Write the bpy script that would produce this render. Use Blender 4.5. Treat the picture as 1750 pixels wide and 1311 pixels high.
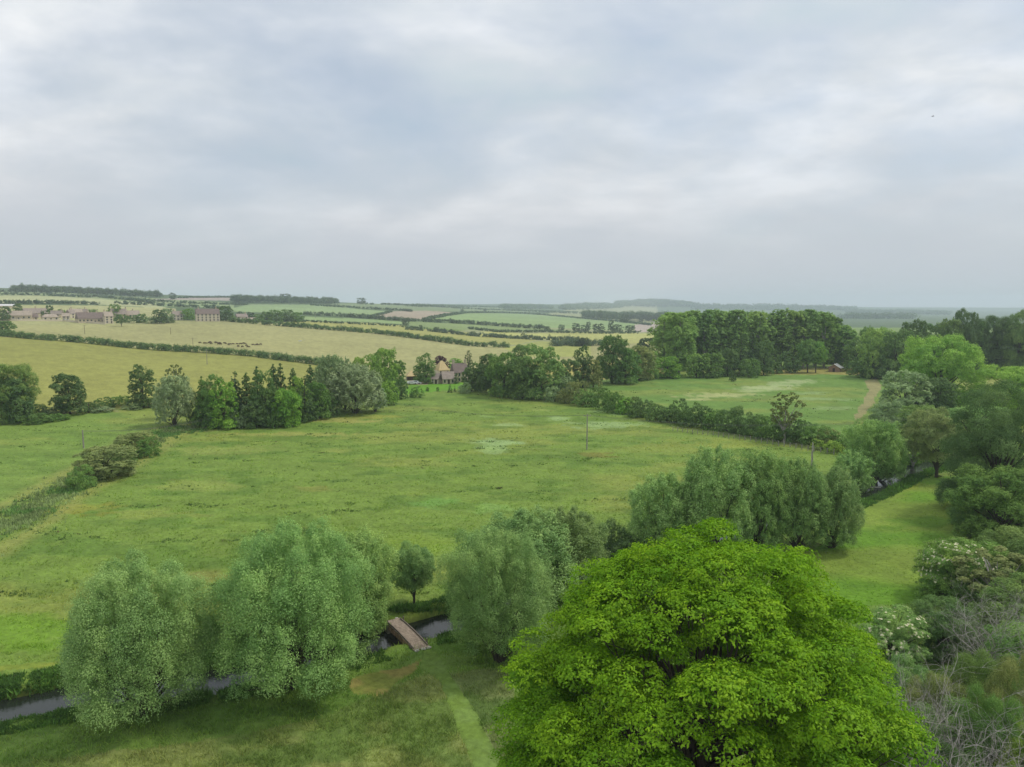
import bpy, math, random
import numpy as np
from math import radians as R
for o in list(bpy.data.objects): bpy.data.objects.remove(o)
SC = bpy.context.scene; COL = SC.collection
# ---------------------------------------------------------------- camera
H = 34.0; PITCH = R(6.1); F = 1213.0
cam = bpy.data.cameras.new('camera'); co = bpy.data.objects.new('camera', cam); COL.objects.link(co)
cam.sensor_width = 36; cam.lens = 36*F/1750; cam.clip_start = 0.5; cam.clip_end = 40000
co.location = (0, 0, H); co.rotation_euler = (math.pi/2-PITCH, 0, 0); SC.camera = co
# ---------------------------------------------------------------- light
SUN_EL, SUN_AZ = R(55), R(72)          # azimuth measured from +Y (view direction) to the right
SC.view_settings.view_transform = 'Standard'; SC.view_settings.look = 'None'
SC.view_settings.exposure = 0.29; SC.view_settings.gamma = 1
sl = bpy.data.lights.new('sun', 'SUN'); so = bpy.data.objects.new('sun', sl); COL.objects.link(so)
sl.energy = 1.5; sl.angle = R(10); sl.color = (1, .96, .88)
so.rotation_euler = (math.pi/2-SUN_EL, 0, -SUN_AZ + math.pi)
so.rotation_euler = (0, 0, 0)
import mathutils
sd = mathutils.Vector((math.sin(SUN_AZ)*math.cos(SUN_EL), math.cos(SUN_AZ)*math.cos(SUN_EL), math.sin(SUN_EL)))
so.rotation_euler = sd.to_track_quat('Z', 'Y').to_euler()
W = bpy.data.worlds.new('World'); SC.world = W; W.use_nodes = True
class NB:
    """small node-building helper"""
    def __init__(s, nt): s.nt = nt; s.l = nt.links
    def n(s, t, **k):
        nd = s.nt.nodes.new(t)
        for a, b in k.items():
            if a.startswith('i_'):
                key = a[2:]; key = int(key) if key.isdigit() else key.replace('_', ' ')
                if hasattr(b, 'is_output') or isinstance(b, bpy.types.NodeSocket): s.l.new(b, nd.inputs[key])
                else: nd.inputs[key].default_value = b
            else: setattr(nd, a, b)
        return nd
    def m(s, op, a, b=0.0, c=None, clamp=False):
        nd = s.nt.nodes.new('ShaderNodeMath'); nd.operation = op; nd.use_clamp = clamp
        for i, v in enumerate((a, b, c)):
            if v is None: continue
            if isinstance(v, bpy.types.NodeSocket): s.l.new(v, nd.inputs[i])
            else: nd.inputs[i].default_value = v
        return nd.outputs[0]
    def mix(s, f, a, b, mode='MIX'):
        nd = s.nt.nodes.new('ShaderNodeMix'); nd.data_type = 'RGBA'; nd.blend_type = mode
        for i, v in ((0, f), (6, a), (7, b)):
            if isinstance(v, bpy.types.NodeSocket): s.l.new(v, nd.inputs[i])
            else: nd.inputs[i].default_value = v if i == 0 else (*v, 1)[:4]
        return nd.outputs[2]
    def ramp(s, f, pts):
        nd = s.nt.nodes.new('ShaderNodeValToRGB'); s.l.new(f, nd.inputs[0]); r = nd.color_ramp
        while len(r.elements) < len(pts): r.elements.new(.5)
        for e, (p, c) in zip(r.elements, pts):
            e.position = p; e.color = (c, c, c, 1) if isinstance(c, (int, float)) else (*c, 1)
        return nd.outputs[0]
    def noise(s, vec, scale, detail=4, rough=.55, dist=0.0):
        nd = s.n('ShaderNodeTexNoise'); s.l.new(vec, nd.inputs['Vector'])
        nd.inputs['Scale'].default_value = scale; nd.inputs['Detail'].default_value = detail
        nd.inputs['Roughness'].default_value = rough; nd.inputs['Distortion'].default_value = dist
        return nd.outputs[0]
def lin(c):
    c = np.asarray(c, float)/255
    return np.where(c <= .04045, c/12.92, ((c+.055)/1.055)**2.4)
nb = NB(W.node_tree); nb.nt.nodes.clear()
sky = nb.n('ShaderNodeTexSky', sky_type='NISHITA', sun_disc=False)
sky.sun_elevation = SUN_EL; sky.sun_rotation = SUN_AZ
tc = nb.n('ShaderNodeTexCoord')
sp = nb.n('ShaderNodeSeparateXYZ'); nb.l.new(tc.outputs['Generated'], sp.inputs[0])
zz = nb.m('MAXIMUM', sp.outputs[2], 0.0)
den = nb.m('ADD', zz, 0.30)
cx = nb.m('DIVIDE', sp.outputs[0], den); cy = nb.m('DIVIDE', sp.outputs[1], den)
cv = nb.n('ShaderNodeCombineXYZ'); nb.l.new(cx, cv.inputs[0]); nb.l.new(cy, cv.inputs[1])
cvs = nb.n('ShaderNodeMapping', i_Vector=cv.outputs[0]); cvs.inputs['Scale'].default_value = (1.25, 1.55, 1); cvs.inputs['Location'].default_value = (5.1, 2.3, 0)
n1 = nb.noise(cvs.outputs[0], .95, 8, .55, .3)
n2 = nb.noise(cvs.outputs[0], 3.4, 7, .55, .3)
cvm = nb.n('ShaderNodeMapping', i_Vector=cv.outputs[0]); cvm.inputs['Location'].default_value = (11.3, 7.7, 3)
n3 = nb.noise(cvm.outputs[0], .9, 5, .5, .2)
cl = nb.m('ADD', nb.m('MULTIPLY', n1, .78), nb.m('MULTIPLY', n2, .22))
shade = nb.ramp(cl, [(.36, (.47, .535, .575)), (.45, (.52, .56, .60)), (.51, (.59, .62, .65)), (.57, (.70, .715, .73)), (.65, (.86, .865, .87))])
# towards the horizon the cloud deck loses contrast; overhead it is brighter
hz = nb.ramp(sp.outputs[2], [(0.0, 1.0), (.08, .8), (.24, .0), (1, 0)])
low = nb.mix(hz, shade, (.49, .51, .56))
zen = nb.ramp(sp.outputs[2], [(0.0, .93), (.2, 1.0), (.40, 1.12), (.75, 1.3)])
vm = nb.n('ShaderNodeMixRGB', blend_type='MULTIPLY'); vm.inputs[0].default_value = 1
nb.l.new(low, vm.inputs[1]); nb.l.new(zen, vm.inputs[2])
bg1 = nb.n('ShaderNodeBackground', i_Color=vm.outputs[0]); bg1.inputs[1].default_value = 1.0
bg2 = nb.n('ShaderNodeBackground', i_Color=sky.outputs[0]); bg2.inputs[1].default_value = 0.10
gap = nb.m('MULTIPLY', nb.ramp(n3, [(.50, 0.0), (.66, .6)]), nb.m('SUBTRACT', 1.0, hz))
ms = nb.n('ShaderNodeMixShader'); nb.l.new(gap, ms.inputs[0]); nb.l.new(bg1.outputs[0], ms.inputs[1]); nb.l.new(bg2.outputs[0], ms.inputs[2])
out = nb.n('ShaderNodeOutputWorld'); nb.l.new(ms.outputs[0], out.inputs[0])
SC.cycles.volume_bounces = 1; SC.cycles.max_bounces = 7; SC.cycles.diffuse_bounces = 3
SC.cycles.transmission_bounces = 4; SC.cycles.glossy_bounces = 2
# ---------------------------------------------------------------- noise in numpy
def hsh(i, j, s=0):
    n = (i.astype(np.int64)*374761393 + j.astype(np.int64)*668265263 + s*2147483647) & 0xffffffff
    n = ((n ^ (n >> 13))*1274126177) & 0xffffffff
    return ((n ^ (n >> 16)) & 0xffff)/65535.0
def vnoise(x, y, s=0):
    i = np.floor(x); j = np.floor(y); fx = x-i; fy = y-j
    fx = fx*fx*(3-2*fx); fy = fy*fy*(3-2*fy); i = i.astype(np.int64); j = j.astype(np.int64)
    a = hsh(i, j, s); b = hsh(i+1, j, s); c = hsh(i, j+1, s); d = hsh(i+1, j+1, s)
    return (a*(1-fx)+b*fx)*(1-fy)+(c*(1-fx)+d*fx)*fy
def fbm(x, y, s=0, o=4):
    r = 0; a = 1; t = 0
    for k in range(o): r = r+a*vnoise(x, y, s+k); t += a; a *= .5; x = x*2.03+7.1; y = y*2.03+3.3
    return r/t
# ---------------------------------------------------------------- terrain
def ray(px, py):
    """direction of the line of sight: azimuth and tangent of elevation"""
    x = (np.asarray(px, float)-875)/F; z = -(np.asarray(py, float)-655.5)/F
    c, s = math.cos(PITCH), math.sin(PITCH)
    dy = c + z*s; dz = -s + z*c
    return np.arctan2(x, dy), dz/np.hypot(x, dy)
def Z(y, D): return H + D*float(ray(875, y)[1])
KX = [0, 125, 250, 400, 550, 700, 850, 1000, 1150, 1450, 1750]
rows = [
 ([20]*11, [0]*11),
 ([185]*11, [0]*11),
 ([235, 235, 235, 245, 262, 285, 300, 320, 340, 420, 360], [2.0, 1.8, 1.6, 1.0, .6, .3, 0, 0, 0, 0, 0]),
 ([500, 480, 465, 445, 430, 440, 460, 500, 560, 600, 600], ['573', '583', '595.5', '604', '619', '625', 1, 1, 0, 0, 2]),
 ([700, 705, 715, 730, 735, 700, 660, 660, 700, 800, 800], ['549', '551', '551', '549', '561', '573', '591', 0, 0, 0, 2]),
 ([1100, 1100, 1100, 1080, 1060, 1000, 900, 900, 900, 1100, 1200], ['522', '525', '529', '535', '543', '555', '572', '575', -1, -2, 0]),
 ([1700, 1700, 1700, 1650, 1600, 1600, 1500, 1500, 1500, 1700, 1700], ['505', '508', '512', '520', '526', '532', '546', '554', -4, -8, -4]),
 ([2400, 2400, 2400, 2350, 2300, 2350, 2450, 2500, 2400, 2500, 2500], ['497', '500', '504', '508', '515', '521', '534', '541', 0, -12, -10]),
 ([3200, 3200, 3200, 3200, 3200, 3200, 3400, 3400, 3400, 3400, 3400], [60, 55, 55, 45, 45, '521', '527', '534', -5, -12, -12]),
 ([5500, 5500, 5500, 5500, 5500, 5500, 5500, 5500, 5500, 5500, 5500], [40, 40, 40, 40, 40, '521', '522', '526', '530', '534', '538']),
 ([8500]*11, [60, 60, 60, 60, '519', '519', '519.5', '519', '520', '524', '531']),
 ([10000]*11, [40]*11)]
KAZ = ray(np.array(KX), np.full(11, 560.0))[0]
NA, ND = 420, 1600
azT = np.linspace(R(-60), R(60), NA); lD = np.linspace(math.log(20), math.log(10000), ND); DT = np.exp(lD)
cd = np.zeros((len(rows), 11)); cz = np.zeros_like(cd)
for i, (dd, zs) in enumerate(rows):
    for j in range(11):
        cd[i, j] = dd[j]; cz[i, j] = Z(float(zs[j]), dd[j]) if isinstance(zs[j], str) else zs[j]
T = np.zeros((NA, ND))
for a in range(NA):
    dk = [np.interp(azT[a], KAZ, cd[i]) for i in range(len(rows))]
    zk = [np.interp(azT[a], KAZ, cz[i]) for i in range(len(rows))]
    T[a] = np.interp(lD, np.log(dk), zk)
def blur(A, k, ax):
    ker = np.hanning(k+2)[1:-1]; ker /= ker.sum()
    P = np.pad(A, [(k//2, k//2) if i == ax else (0, 0) for i in range(2)], mode='edge')
    return np.apply_along_axis(lambda v: np.convolve(v, ker, 'valid'), ax, P)
T = blur(blur(T, 61, 1), 25, 0)
def hill(px, D, dz, wpx, wD):
    a = float(ray(px, 525)[0]); w = wpx/F
    return dz*np.exp(-((azT[:, None]-a)/w)**2-((DT[None, :]-D)/wD)**2)
T += hill(1118, 6000, 42, 75, 500) + hill(990, 5200, 20, 90, 500) + hill(1300, 6500, 24, 130, 600) + hill(870, 6500, 8, 60, 500)
def tz(az, D):
    u = np.clip((az-azT[0])/(azT[1]-azT[0]), 0, NA-1.001); v = np.clip((np.log(np.maximum(D, 20))-lD[0])/(lD[1]-lD[0]), 0, ND-1.001)
    i = u.astype(int); j = v.astype(int); u = u-i; v = v-j
    return (T[i, j]*(1-u)+T[i+1, j]*u)*(1-v)+(T[i, j+1]*(1-u)+T[i+1, j+1]*u)*v
def PZ(px, py, z):
    a, t = ray(px, py); D = (z-H)/t
    return np.array([D*math.sin(a), D*math.cos(a), z])
WZ = -.85
RIV = [(-420, 1300), (-60, 1234), (30, 1214), (130, 1196), (250, 1182), (375, 1168), (470, 1150), (560, 1128), (640, 1101), (700, 1086), (760, 1072), (850, 1045), (950, 1005), (1050, 968), (1150, 942), (1230, 922), (1330, 893), (1430, 862), (1490, 836), (1530, 815), (1600, 792), (1720, 770)]
RIVW = np.array([PZ(a, b, WZ)[:2] for a, b in RIV])
DIT = np.array([PZ(a, b, 0)[:2] for a, b in [(-160, 985), (0, 905), (45, 874), (90, 845), (140, 820), (200, 787), (262, 752), (300, 740), (350, 735)]])
def pdist(x, y, L):
    best = np.full(x.shape, 1e9)
    for k in range(len(L)-1):
        ax, ay = L[k]; bx, by = L[k+1]; dx, dy = bx-ax, by-ay
        t = np.clip(((x-ax)*dx+(y-ay)*dy)/(dx*dx+dy*dy), 0, 1)
        best = np.minimum(best, np.hypot(x-ax-t*dx, y-ay-t*dy))
    return best
def sstep(a, b, x):
    t = np.clip((x-a)/(b-a), 0, 1); return t*t*(3-2*t)
def gz(x, y):
    x = np.atleast_1d(np.asarray(x, float)); y = np.atleast_1d(np.asarray(y, float))
    D = np.hypot(x, y); z = tz(np.arctan2(x, y), D)
    m = D < 420
    if m.any():
        xm, ym = x[m], y[m]; zm = z[m]; Dm = D[m]
        zm = zm + .35*(fbm(xm/22, ym/22, 3, 3)-.5)*sstep(420, 200, Dm)
        r = pdist(xm, ym, RIVW) + (fbm(xm/3, ym/3, 9, 2)-.5)*1.1
        zm = zm - 1.9*(1-sstep(1.9, 3.6, r))
        zm = zm - .35*(1-sstep(.8, 3.0, pdist(xm, ym, DIT)))
        z[m] = zm
    return z
def P(px, py):
    """ground point under a line of sight"""
    a, t = ray(px, py); a = float(a); t = float(t)
    z = tz(np.full(ND, a), DT); k = np.nonzero(H+DT*t <= z)[0]
    k = k[0] if len(k) else ND-1
    if k > 0:
        f0 = H+DT[k-1]*t-z[k-1]; f1 = H+DT[k]*t-z[k]; w = f0/(f0-f1) if f0 != f1 else 0
        D = DT[k-1]+(DT[k]-DT[k-1])*w
    else: D = DT[0]
    return D*math.sin(a), D*math.cos(a), float(tz(np.array([a]), np.array([D]))[0])
def AT(px, D, py=560):
    a = float(ray(px, py)[0]); return D*math.sin(a), D*math.cos(a), float(tz(np.array([a]), np.array([D]))[0])
def topix(x, y, z):
    c, s = math.cos(PITCH), math.sin(PITCH); dz = z-H
    f = y*c-dz*s; u = y*s+dz*c
    return 875+F*x/f, 655.5-F*u/f
# ---------------------------------------------------------------- object helpers
def tag(o, label=None, cat=None, group=None, kind=None):
    if label: o['label'] = label
    if cat: o['category'] = cat
    if group: o['group'] = group
    if kind: o['kind'] = kind
    return o
def link(o, parent=None):
    COL.objects.link(o)
    if parent is not None: o.parent = parent
    return o
def empty(name, loc, rz=0):
    o = bpy.data.objects.new(name, None); o.location = loc; o.rotation_euler = (0, 0, rz); o.empty_display_size = .3
    return link(o)
def npmesh(name, V, Fc, mat=None, col=None, smooth=False, n=4):
    """V (k,3); Fc (m,n) quads or triangles; col: per-face or per-vertex float/colour dict"""
    me = bpy.data.meshes.new(name); V = np.ascontiguousarray(V, np.float32); Fc = np.ascontiguousarray(Fc, np.int32); n = Fc.shape[1]
    me.vertices.add(len(V)); me.vertices.foreach_set('co', V.ravel())
    me.loops.add(Fc.size); me.loops.foreach_set('vertex_index', Fc.ravel())
    me.polygons.add(len(Fc)); me.polygons.foreach_set('loop_start', np.arange(0, Fc.size, n, dtype=np.int32))
    me.polygons.foreach_set('loop_total', np.full(len(Fc), n, np.int32))
    if smooth: me.polygons.foreach_set('use_smooth', np.ones(len(Fc), bool))
    if col:
        for k, (dom, typ, arr) in col.items():
            at = me.attributes.new(k, typ, dom)
            at.data.foreach_set('color' if typ == 'FLOAT_COLOR' else 'value', np.ascontiguousarray(arr, np.float32).ravel())
    if mat: me.materials.append(mat)
    me.update(calc_edges=True); return me
def obj(name, me, parent=None, loc=(0, 0, 0)):
    o = bpy.data.objects.new(name, me); o.location = loc; return link(o, parent)
class MB:
    """collects boxes, prisms and tubes into one mesh"""
    def __init__(s): s.v = []; s.f = []
    def add(s, vs, fs):
        b = len(s.v); s.v += [tuple(map(float, p)) for p in vs]; s.f += [tuple(i+b for i in q) for q in fs]; return s
    def box(s, x0, x1, y0, y1, z0, z1):
        return s.add([(x0, y0, z0), (x1, y0, z0), (x1, y1, z0), (x0, y1, z0), (x0, y0, z1), (x1, y0, z1), (x1, y1, z1), (x0, y1, z1)],
                     [(3, 2, 1, 0), (4, 5, 6, 7), (0, 1, 5, 4), (1, 2, 6, 5), (2, 3, 7, 6), (3, 0, 4, 7)])
    def tube(s, pts, rad, k=6, cap=True):
        pts = [np.array(p, float) for p in pts]; b = len(s.v); n = len(pts)
        for i, p in enumerate(pts):
            d = pts[min(i+1, n-1)]-pts[max(i-1, 0)]; d = d/(np.linalg.norm(d)+1e-9)
            u = np.cross(d, (0, 0, 1) if abs(d[2]) < .9 else (1, 0, 0)); u /= np.linalg.norm(u); w = np.cross(d, u)
            r = rad[i] if hasattr(rad, '__len__') else rad
            for j in range(k):
                a = 2*math.pi*j/k; s.v.append(tuple(p+r*(u*math.cos(a)+w*math.sin(a))))
        for i in range(n-1):
            for j in range(k): s.f.append((b+i*k+j, b+i*k+(j+1) % k, b+(i+1)*k+(j+1) % k, b+(i+1)*k+j))
        if cap: s.f.append(tuple(b+j for j in range(k))[::-1]); s.f.append(tuple(b+(n-1)*k+j for j in range(k)))
        return s
    def build(s, name, mat, parent=None, loc=(0, 0, 0), smooth=False):
        me = bpy.data.meshes.new(name); me.from_pydata(s.v, [], s.f); me.materials.append(mat)
        if smooth: me.polygons.foreach_set('use_smooth', np.ones(len(me.polygons), bool))
        me.update(); return obj(name, me, parent, loc)
def mat(name, rgb, rough=.8, var=.25, scale=1.5, spec=.3, bump=0.0, vscale=None, second=None):
    m = bpy.data.materials.new(name); m.use_nodes = True; b = NB(m.node_tree); p = b.nt.nodes['Principled BSDF']
    t = b.n('ShaderNodeTexCoord'); vec = t.outputs['Object']
    if vscale: mp = b.n('ShaderNodeMapping', i_Vector=vec); mp.inputs['Scale'].default_value = vscale; vec = mp.outputs[0]
    n = b.noise(vec, scale, 5, .6); f = b.ramp(n, [(.3, 0.0), (.7, 1.0)])
    c0 = tuple(v*(1-var) for v in rgb); c1 = second or tuple(min(1, v*(1+var)) for v in rgb)
    b.l.new(b.mix(f, c0, c1), p.inputs['Base Color']); p.inputs['Roughness'].default_value = rough
    p.inputs['Specular IOR Level'].default_value = spec
    if bump: bn = b.n('ShaderNodeBump', i_Height=n); bn.inputs['Strength'].default_value = bump; bn.inputs['Distance'].default_value = .05; b.l.new(bn.outputs[0], p.inputs['Normal'])
    return m
# ---------------------------------------------------------------- ground colours (own colour of each field and one painted tree shadow, mapped on the land)
def pip(px, py, poly):
    c = np.zeros(px.shape, bool); n = len(poly)
    for i in range(n):
        x0, y0 = poly[i]; x1, y1 = poly[i-1]
        if y0 == y1: continue
        m = ((y0 > py) != (y1 > py)) & (px < (x1-x0)*(py-y0)/(y1-y0)+x0); c ^= m
    return c
FIELDS = [  # outline of each field, colour, amount of tufts
 ([(-500, 470), (2300, 470), (2300, 560), (-500, 560)], (84, 108, 74), 0),                                            # far land
 ([(560, 668), (560, 610), (1120, 500), (1140, 662), (700, 650)], (155, 158, 102), 0),
 ([(-500, 1000), (-500, 715), (0, 716), (120, 706), (262, 690), (275, 735), (265, 752), (200, 787), (90, 845), (0, 905)], (120, 150, 76), .5),
 ([(-500, 720), (0, 720), (120, 708), (262, 695), (420, 690), (640, 670), (640, 628), (548, 621), (390, 603), (250, 595), (120, 582), (-40, 572), (-500, 560)], (150, 156, 90), 0),
 ([(-500, 562), (-40, 573), (120, 583), (250, 596), (390, 604), (548, 622), (640, 655), (700, 645), (840, 640), (1130, 640), (1130, 578), (870, 592), (760, 582), (680, 572), (560, 561), (470, 553), (390, 548), (-500, 549)], (172, 168, 104), 0),
 ([(-500, 549), (390, 549), (430, 545), (470, 553), (-500, 560)], (168, 166, 104), 0),
 ([(-500, 549), (200, 549), (300, 540), (300, 527), (215, 524), (160, 522), (-500, 518)], (178, 176, 112), 0),
 ([(-500, 518), (90, 518), (172, 521), (290, 527), (255, 519), (215, 513), (145, 509), (60, 505), (-500, 504)], (182, 184, 124), 0),
 ([(-500, 504), (60, 504), (145, 508), (230, 517), (262, 520), (400, 524), (400, 518), (270, 510), (230, 507), (60, 502), (-500, 500)], (142, 162, 120), 0),
 ([(-500, 503), (60, 502), (140, 505), (140, 500), (-500, 496)], (150, 172, 132), 0),
 ([(255, 512), (400, 514), (400, 509), (330, 508)], (176, 162, 140), 0),
 ([(265, 524), (400, 527), (400, 520), (290, 520)], (140, 165, 122), 0),
 ([(395, 527), (425, 521), (530, 521), (575, 524), (620, 529), (680, 533), (668, 534), (640, 539), (628, 542), (520, 536), (400, 533)], (142, 170, 126), 0),
 ([(400, 522), (430, 520), (530, 519), (620, 526), (700, 532), (860, 533), (1000, 534), (850, 526), (620, 518), (560, 519)], (128, 150, 116), 0),
 ([(630, 542), (640, 538), (672, 532), (730, 531), (775, 534), (760, 537), (728, 546), (700, 545), (660, 543)], (176, 160, 128), 0),
 ([(726, 549), (745, 542), (770, 536), (800, 534), (850, 535), (900, 537), (980, 543), (1060, 550), (1110, 555), (1110, 562), (1050, 565), (900, 558), (820, 553)], (140, 170, 118), 0),
 ([(520, 541), (640, 546), (700, 551), (700, 555), (640, 551), (520, 548)], (140, 168, 118), 0),
 ([(700, 549), (900, 559), (990, 566), (900, 567), (780, 563), (700, 558)], (132, 156, 106), 0),
 ([(470, 551), (520, 549), (640, 552), (690, 556), (700, 561), (760, 565), (850, 573), (920, 581), (880, 590), (760, 580), (680, 570), (560, 559)], (164, 170, 106), 0),
 ([(815, 566), (900, 570), (1000, 568), (1120, 570), (1120, 588), (950, 582), (850, 574)], (184, 184, 100), 0),
 ([(1085, 555), (1140, 550), (1140, 566), (1085, 568)], (186, 170, 146), 0),
 ([(860, 595), (920, 583), (1010, 588), (1010, 610), (900, 610)], (160, 170, 104), 0),
 # valley meadows
 ([(690, 668), (700, 658), (780, 653), (800, 655), (800, 664), (740, 670), (692, 673)], (104, 156, 52), 0),
 ([(698, 655), (700, 651), (770, 650), (772, 654), (720, 658)], (176, 160, 122), 0),
 ([(930, 660), (1120, 640), (1500, 625), (1520, 660), (1480, 700), (1440, 760), (1360, 757), (1200, 733), (1040, 705)], (108, 144, 74), .42),
 ([(1250, 640), (1280, 630), (1500, 628), (1490, 642), (1400, 640)], (158, 156, 96), 0),
 ([(1478, 650), (1500, 646), (1506, 660), (1492, 690), (1466, 722), (1460, 715), (1472, 690), (1484, 668)], (148, 148, 112), 0),
 ([(1620, 700), (1640, 660), (1660, 640), (1760, 615), (1800, 680)], (150, 160, 98), 0),
 ([(1300, 1010), (1400, 930), (1468, 885), (1472, 850), (1560, 815), (1640, 812), (1660, 900), (1600, 1010), (1500, 1080), (1300, 1080)], (104, 148, 50), .3),
 ([(-600, 1500), (-600, 1262), (0, 1242), (120, 1225), (250, 1205), (380, 1190), (480, 1165), (640, 1120), (700, 1103), (760, 1092), (900, 1070), (1100, 1000), (1200, 1050), (1600, 1030), (2200, 1050), (2200, 1500)], (120, 152, 78), .8),
 ([(-300, 1420), (-300, 1330), (120, 1295), (420, 1255), (560, 1225), (690, 1165), (745, 1150), (800, 1200), (870, 1420)], (136, 152, 94), 1),
 ([(765, 1150), (880, 1145), (900, 1420), (840, 1420), (800, 1200)], (126, 144, 96), 1),
]
MOWN = [([(725, 1112), (745, 1112), (775, 1160), (815, 1220), (870, 1330), (1000, 1560), (945, 1560), (816, 1330), (782, 1240), (752, 1165), (718, 1140)], (122, 152, 84)),
        ([(594, 1172), (601, 1160), (640, 1150), (700, 1135), (722, 1128), (712, 1142), (690, 1160), (665, 1180), (640, 1190), (606, 1187)], (152, 148, 92)),
        ([(-300, 1165), (0, 1138), (105, 1131), (190, 1128), (190, 1134), (105, 1138), (0, 1147), (-300, 1178)], (140, 156, 72)),
        ([(600, 1058), (662, 1050), (690, 1057), (668, 1062), (600, 1066)], (120, 150, 62))]
ELL = [((842, 757, 40, 6), (156, 188, 138)), ((848, 768, 26, 7), (148, 180, 122)), ((745, 858, 45, 10), (116, 160, 84)), ((835, 868, 40, 8), (128, 166, 92)), ((868, 727, 28, 2.5), (152, 178, 126)), ((832, 712, 14, 1.6), (136, 166, 104)),
       ((950, 716, 26, 3), (146, 176, 124)), ((1030, 728, 62, 7), (148, 178, 126)), ((1020, 703, 30, 3), (132, 164, 108)), ((1060, 706, 22, 3), (128, 160, 104)), ((930, 700, 22, 1.6), (144, 164, 96)),
       ((1230, 676, 60, 4), (172, 182, 134)), ((1310, 663, 52, 3.5), (170, 188, 146)), ((1365, 653, 40, 3), (164, 184, 142)), ((1190, 683, 26, 2.2), (170, 182, 132)), ((1250, 676, 26, 2.2), (170, 182, 132)), ((1285, 669, 24, 2.2), (168, 186, 140)), ((1340, 658, 24, 2.4), (164, 184, 142)), ((1400, 683, 50, 3), (140, 168, 118)), ((1395, 672, 28, 2), (140, 168, 116)), ((1430, 698, 40, 3), (136, 164, 110)),
       ((520, 742, 110, 4), (154, 164, 96)), ((600, 718, 60, 4), (166, 170, 104)), ((640, 712, 50, 3), (150, 162, 84)), ((360, 770, 90, 10), (136, 156, 86)), ((330, 830, 80, 11), (134, 154, 84)), ((260, 880, 80, 10), (132, 152, 80)),
       ((575, 772, 30, 4), (136, 154, 82)), ((540, 834, 26, 4), (134, 148, 80)), ((345, 985, 34, 9), (134, 146, 82)), ((140, 870, 60, 10), (140, 150, 70)), ((720, 935, 60, 18), (128, 158, 70)), ((1020, 778, 30, 5), (122, 128, 66)), ((1150, 765, 60, 12), (132, 152, 78)), ((1240, 760, 80, 10), (140, 158, 80)),
       ((180, 702, 18, 1.8), (180, 160, 110)), ((40, 1080, 120, 25), (116, 156, 56)), ((1570, 895, 60, 10), (98, 138, 48)), ((1540, 828, 40, 8), (134, 152, 62))]  # the dark green ellipse paints the trees' soft shadow on the bright right meadow
TUFT = np.array([.9])
def gcol(x, y, z):
    """albedo and roughness of the land at world points"""
    px, py = topix(x, y, z); D = np.hypot(x, y)
    wx = (fbm(x/9, y/9, 21, 3)-.5); wy = (fbm(x/9, y/9, 31, 3)-.5)
    sc = np.clip(1-D/500, 0, 1)
    qx = px+wx*26*sc; qy = py+wy*9*sc
    base = np.empty((len(x), 3)); base[:] = lin((118, 147, 72)); tf = np.full(len(x), .75)
    for poly, c, t in FIELDS:
        xs = [p[0] for p in poly]; ys = [p[1] for p in poly]
        m = (qx > min(xs)) & (qx < max(xs)) & (qy > min(ys)) & (qy < max(ys)); k = np.nonzero(m)[0]
        k = k[pip(qx[k], qy[k], poly)]; base[k] = lin(c); tf[k] = t
    near = (py > 660) & (py < 1150)
    # patchwork of the meadow: yellow seed heads, dark rank growth in bands along the valley
    m = (D < 420)
    n1 = fbm(x/26+5, y/13, 41, 4); n2 = fbm(x/7, y/4, 51, 4); n3 = fbm(x/2.6, y/1.7, 61, 3)
    yl = (sstep(.50, .70, n1)*.42)*m*(tf > .1)
    base = base*(1-yl[:, None]) + lin((150, 158, 88))*yl[:, None]
    dk = sstep(.50, .66, n2)*m*tf*.6
    base = base*(1-dk[:, None]) + lin((78, 116, 50))*dk[:, None]
    for (ex, ey, rx, ry), c in ELL:
        q = np.hypot((qx-ex)/rx, (qy-ey)/ry); q = q + (n3-.5)*1.5 + (n2-.5)*1.3
        w = sstep(1.25, .6, q)*.85; base = base*(1-w[:, None]) + lin(c)*w[:, None]
    base = base*(.80+.4*n3)[:, None]
    # reed-brown ditch, banks of the stream
    dd = pdist(x, y, DIT); w = (1-sstep(1.2, 3.6, dd+(n2-.5)*4))*.4*(D < 300)
    base = base*(1-w[:, None]) + lin((122, 148, 76))*w[:, None]*(.7+.6*n3)[:, None]
    w = np.exp(-((dd-5.5-(n2-.5)*3)/1.9)**2)*.6*(D < 300)*(py > 690)
    base = base*(1-w[:, None]) + lin((154, 160, 98))*w[:, None]
    rd = pdist(x, y, RIVW); w = (1-sstep(2.0, 3.4, rd))*(D < 420)
    base = base*(1-w[:, None]) + lin((58, 56, 36))*w[:, None]
    mown = np.zeros(len(x), int)
    for i, (poly, c) in enumerate(MOWN):
        rx = px+wx*5; ry = py+wy*4; k = pip(rx+(n3-.5)*9, ry+(n3-.5)*5, poly)&(rd > 3.2); mown[k] = i+1
        mot = (sstep(.42, .60, n3[k])*.55)[:, None]; base[k] = (lin(c)*(1-mot)+lin((112, 142, 62))*mot)*(.85+.3*n2[k])[:, None]
    # far fields: faint drilling lines and patchiness
    far = (D > 380); fn = fbm(x/90, y/60, 71, 4)
    base = np.where(far[:, None], base*(.84+.32*fn)[:, None], base)
    g = (mown == 1)
    tf = np.where(mown > 0, 0, tf); tf = np.where(rd < 3.0, 0, tf)
    tan = (base[:, 0] > base[:, 1]*.93) & ((D > 440) | ((D > 230) & (px < 900) & (py < 712)))
    base = np.where(tan[:, None], base*np.array([.80, .80, .92]), np.where((D > 700)[:, None], base*np.array([.86, .78, .62]), base*np.array([.90, .83, .64])))
    return base, tf, mown
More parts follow.
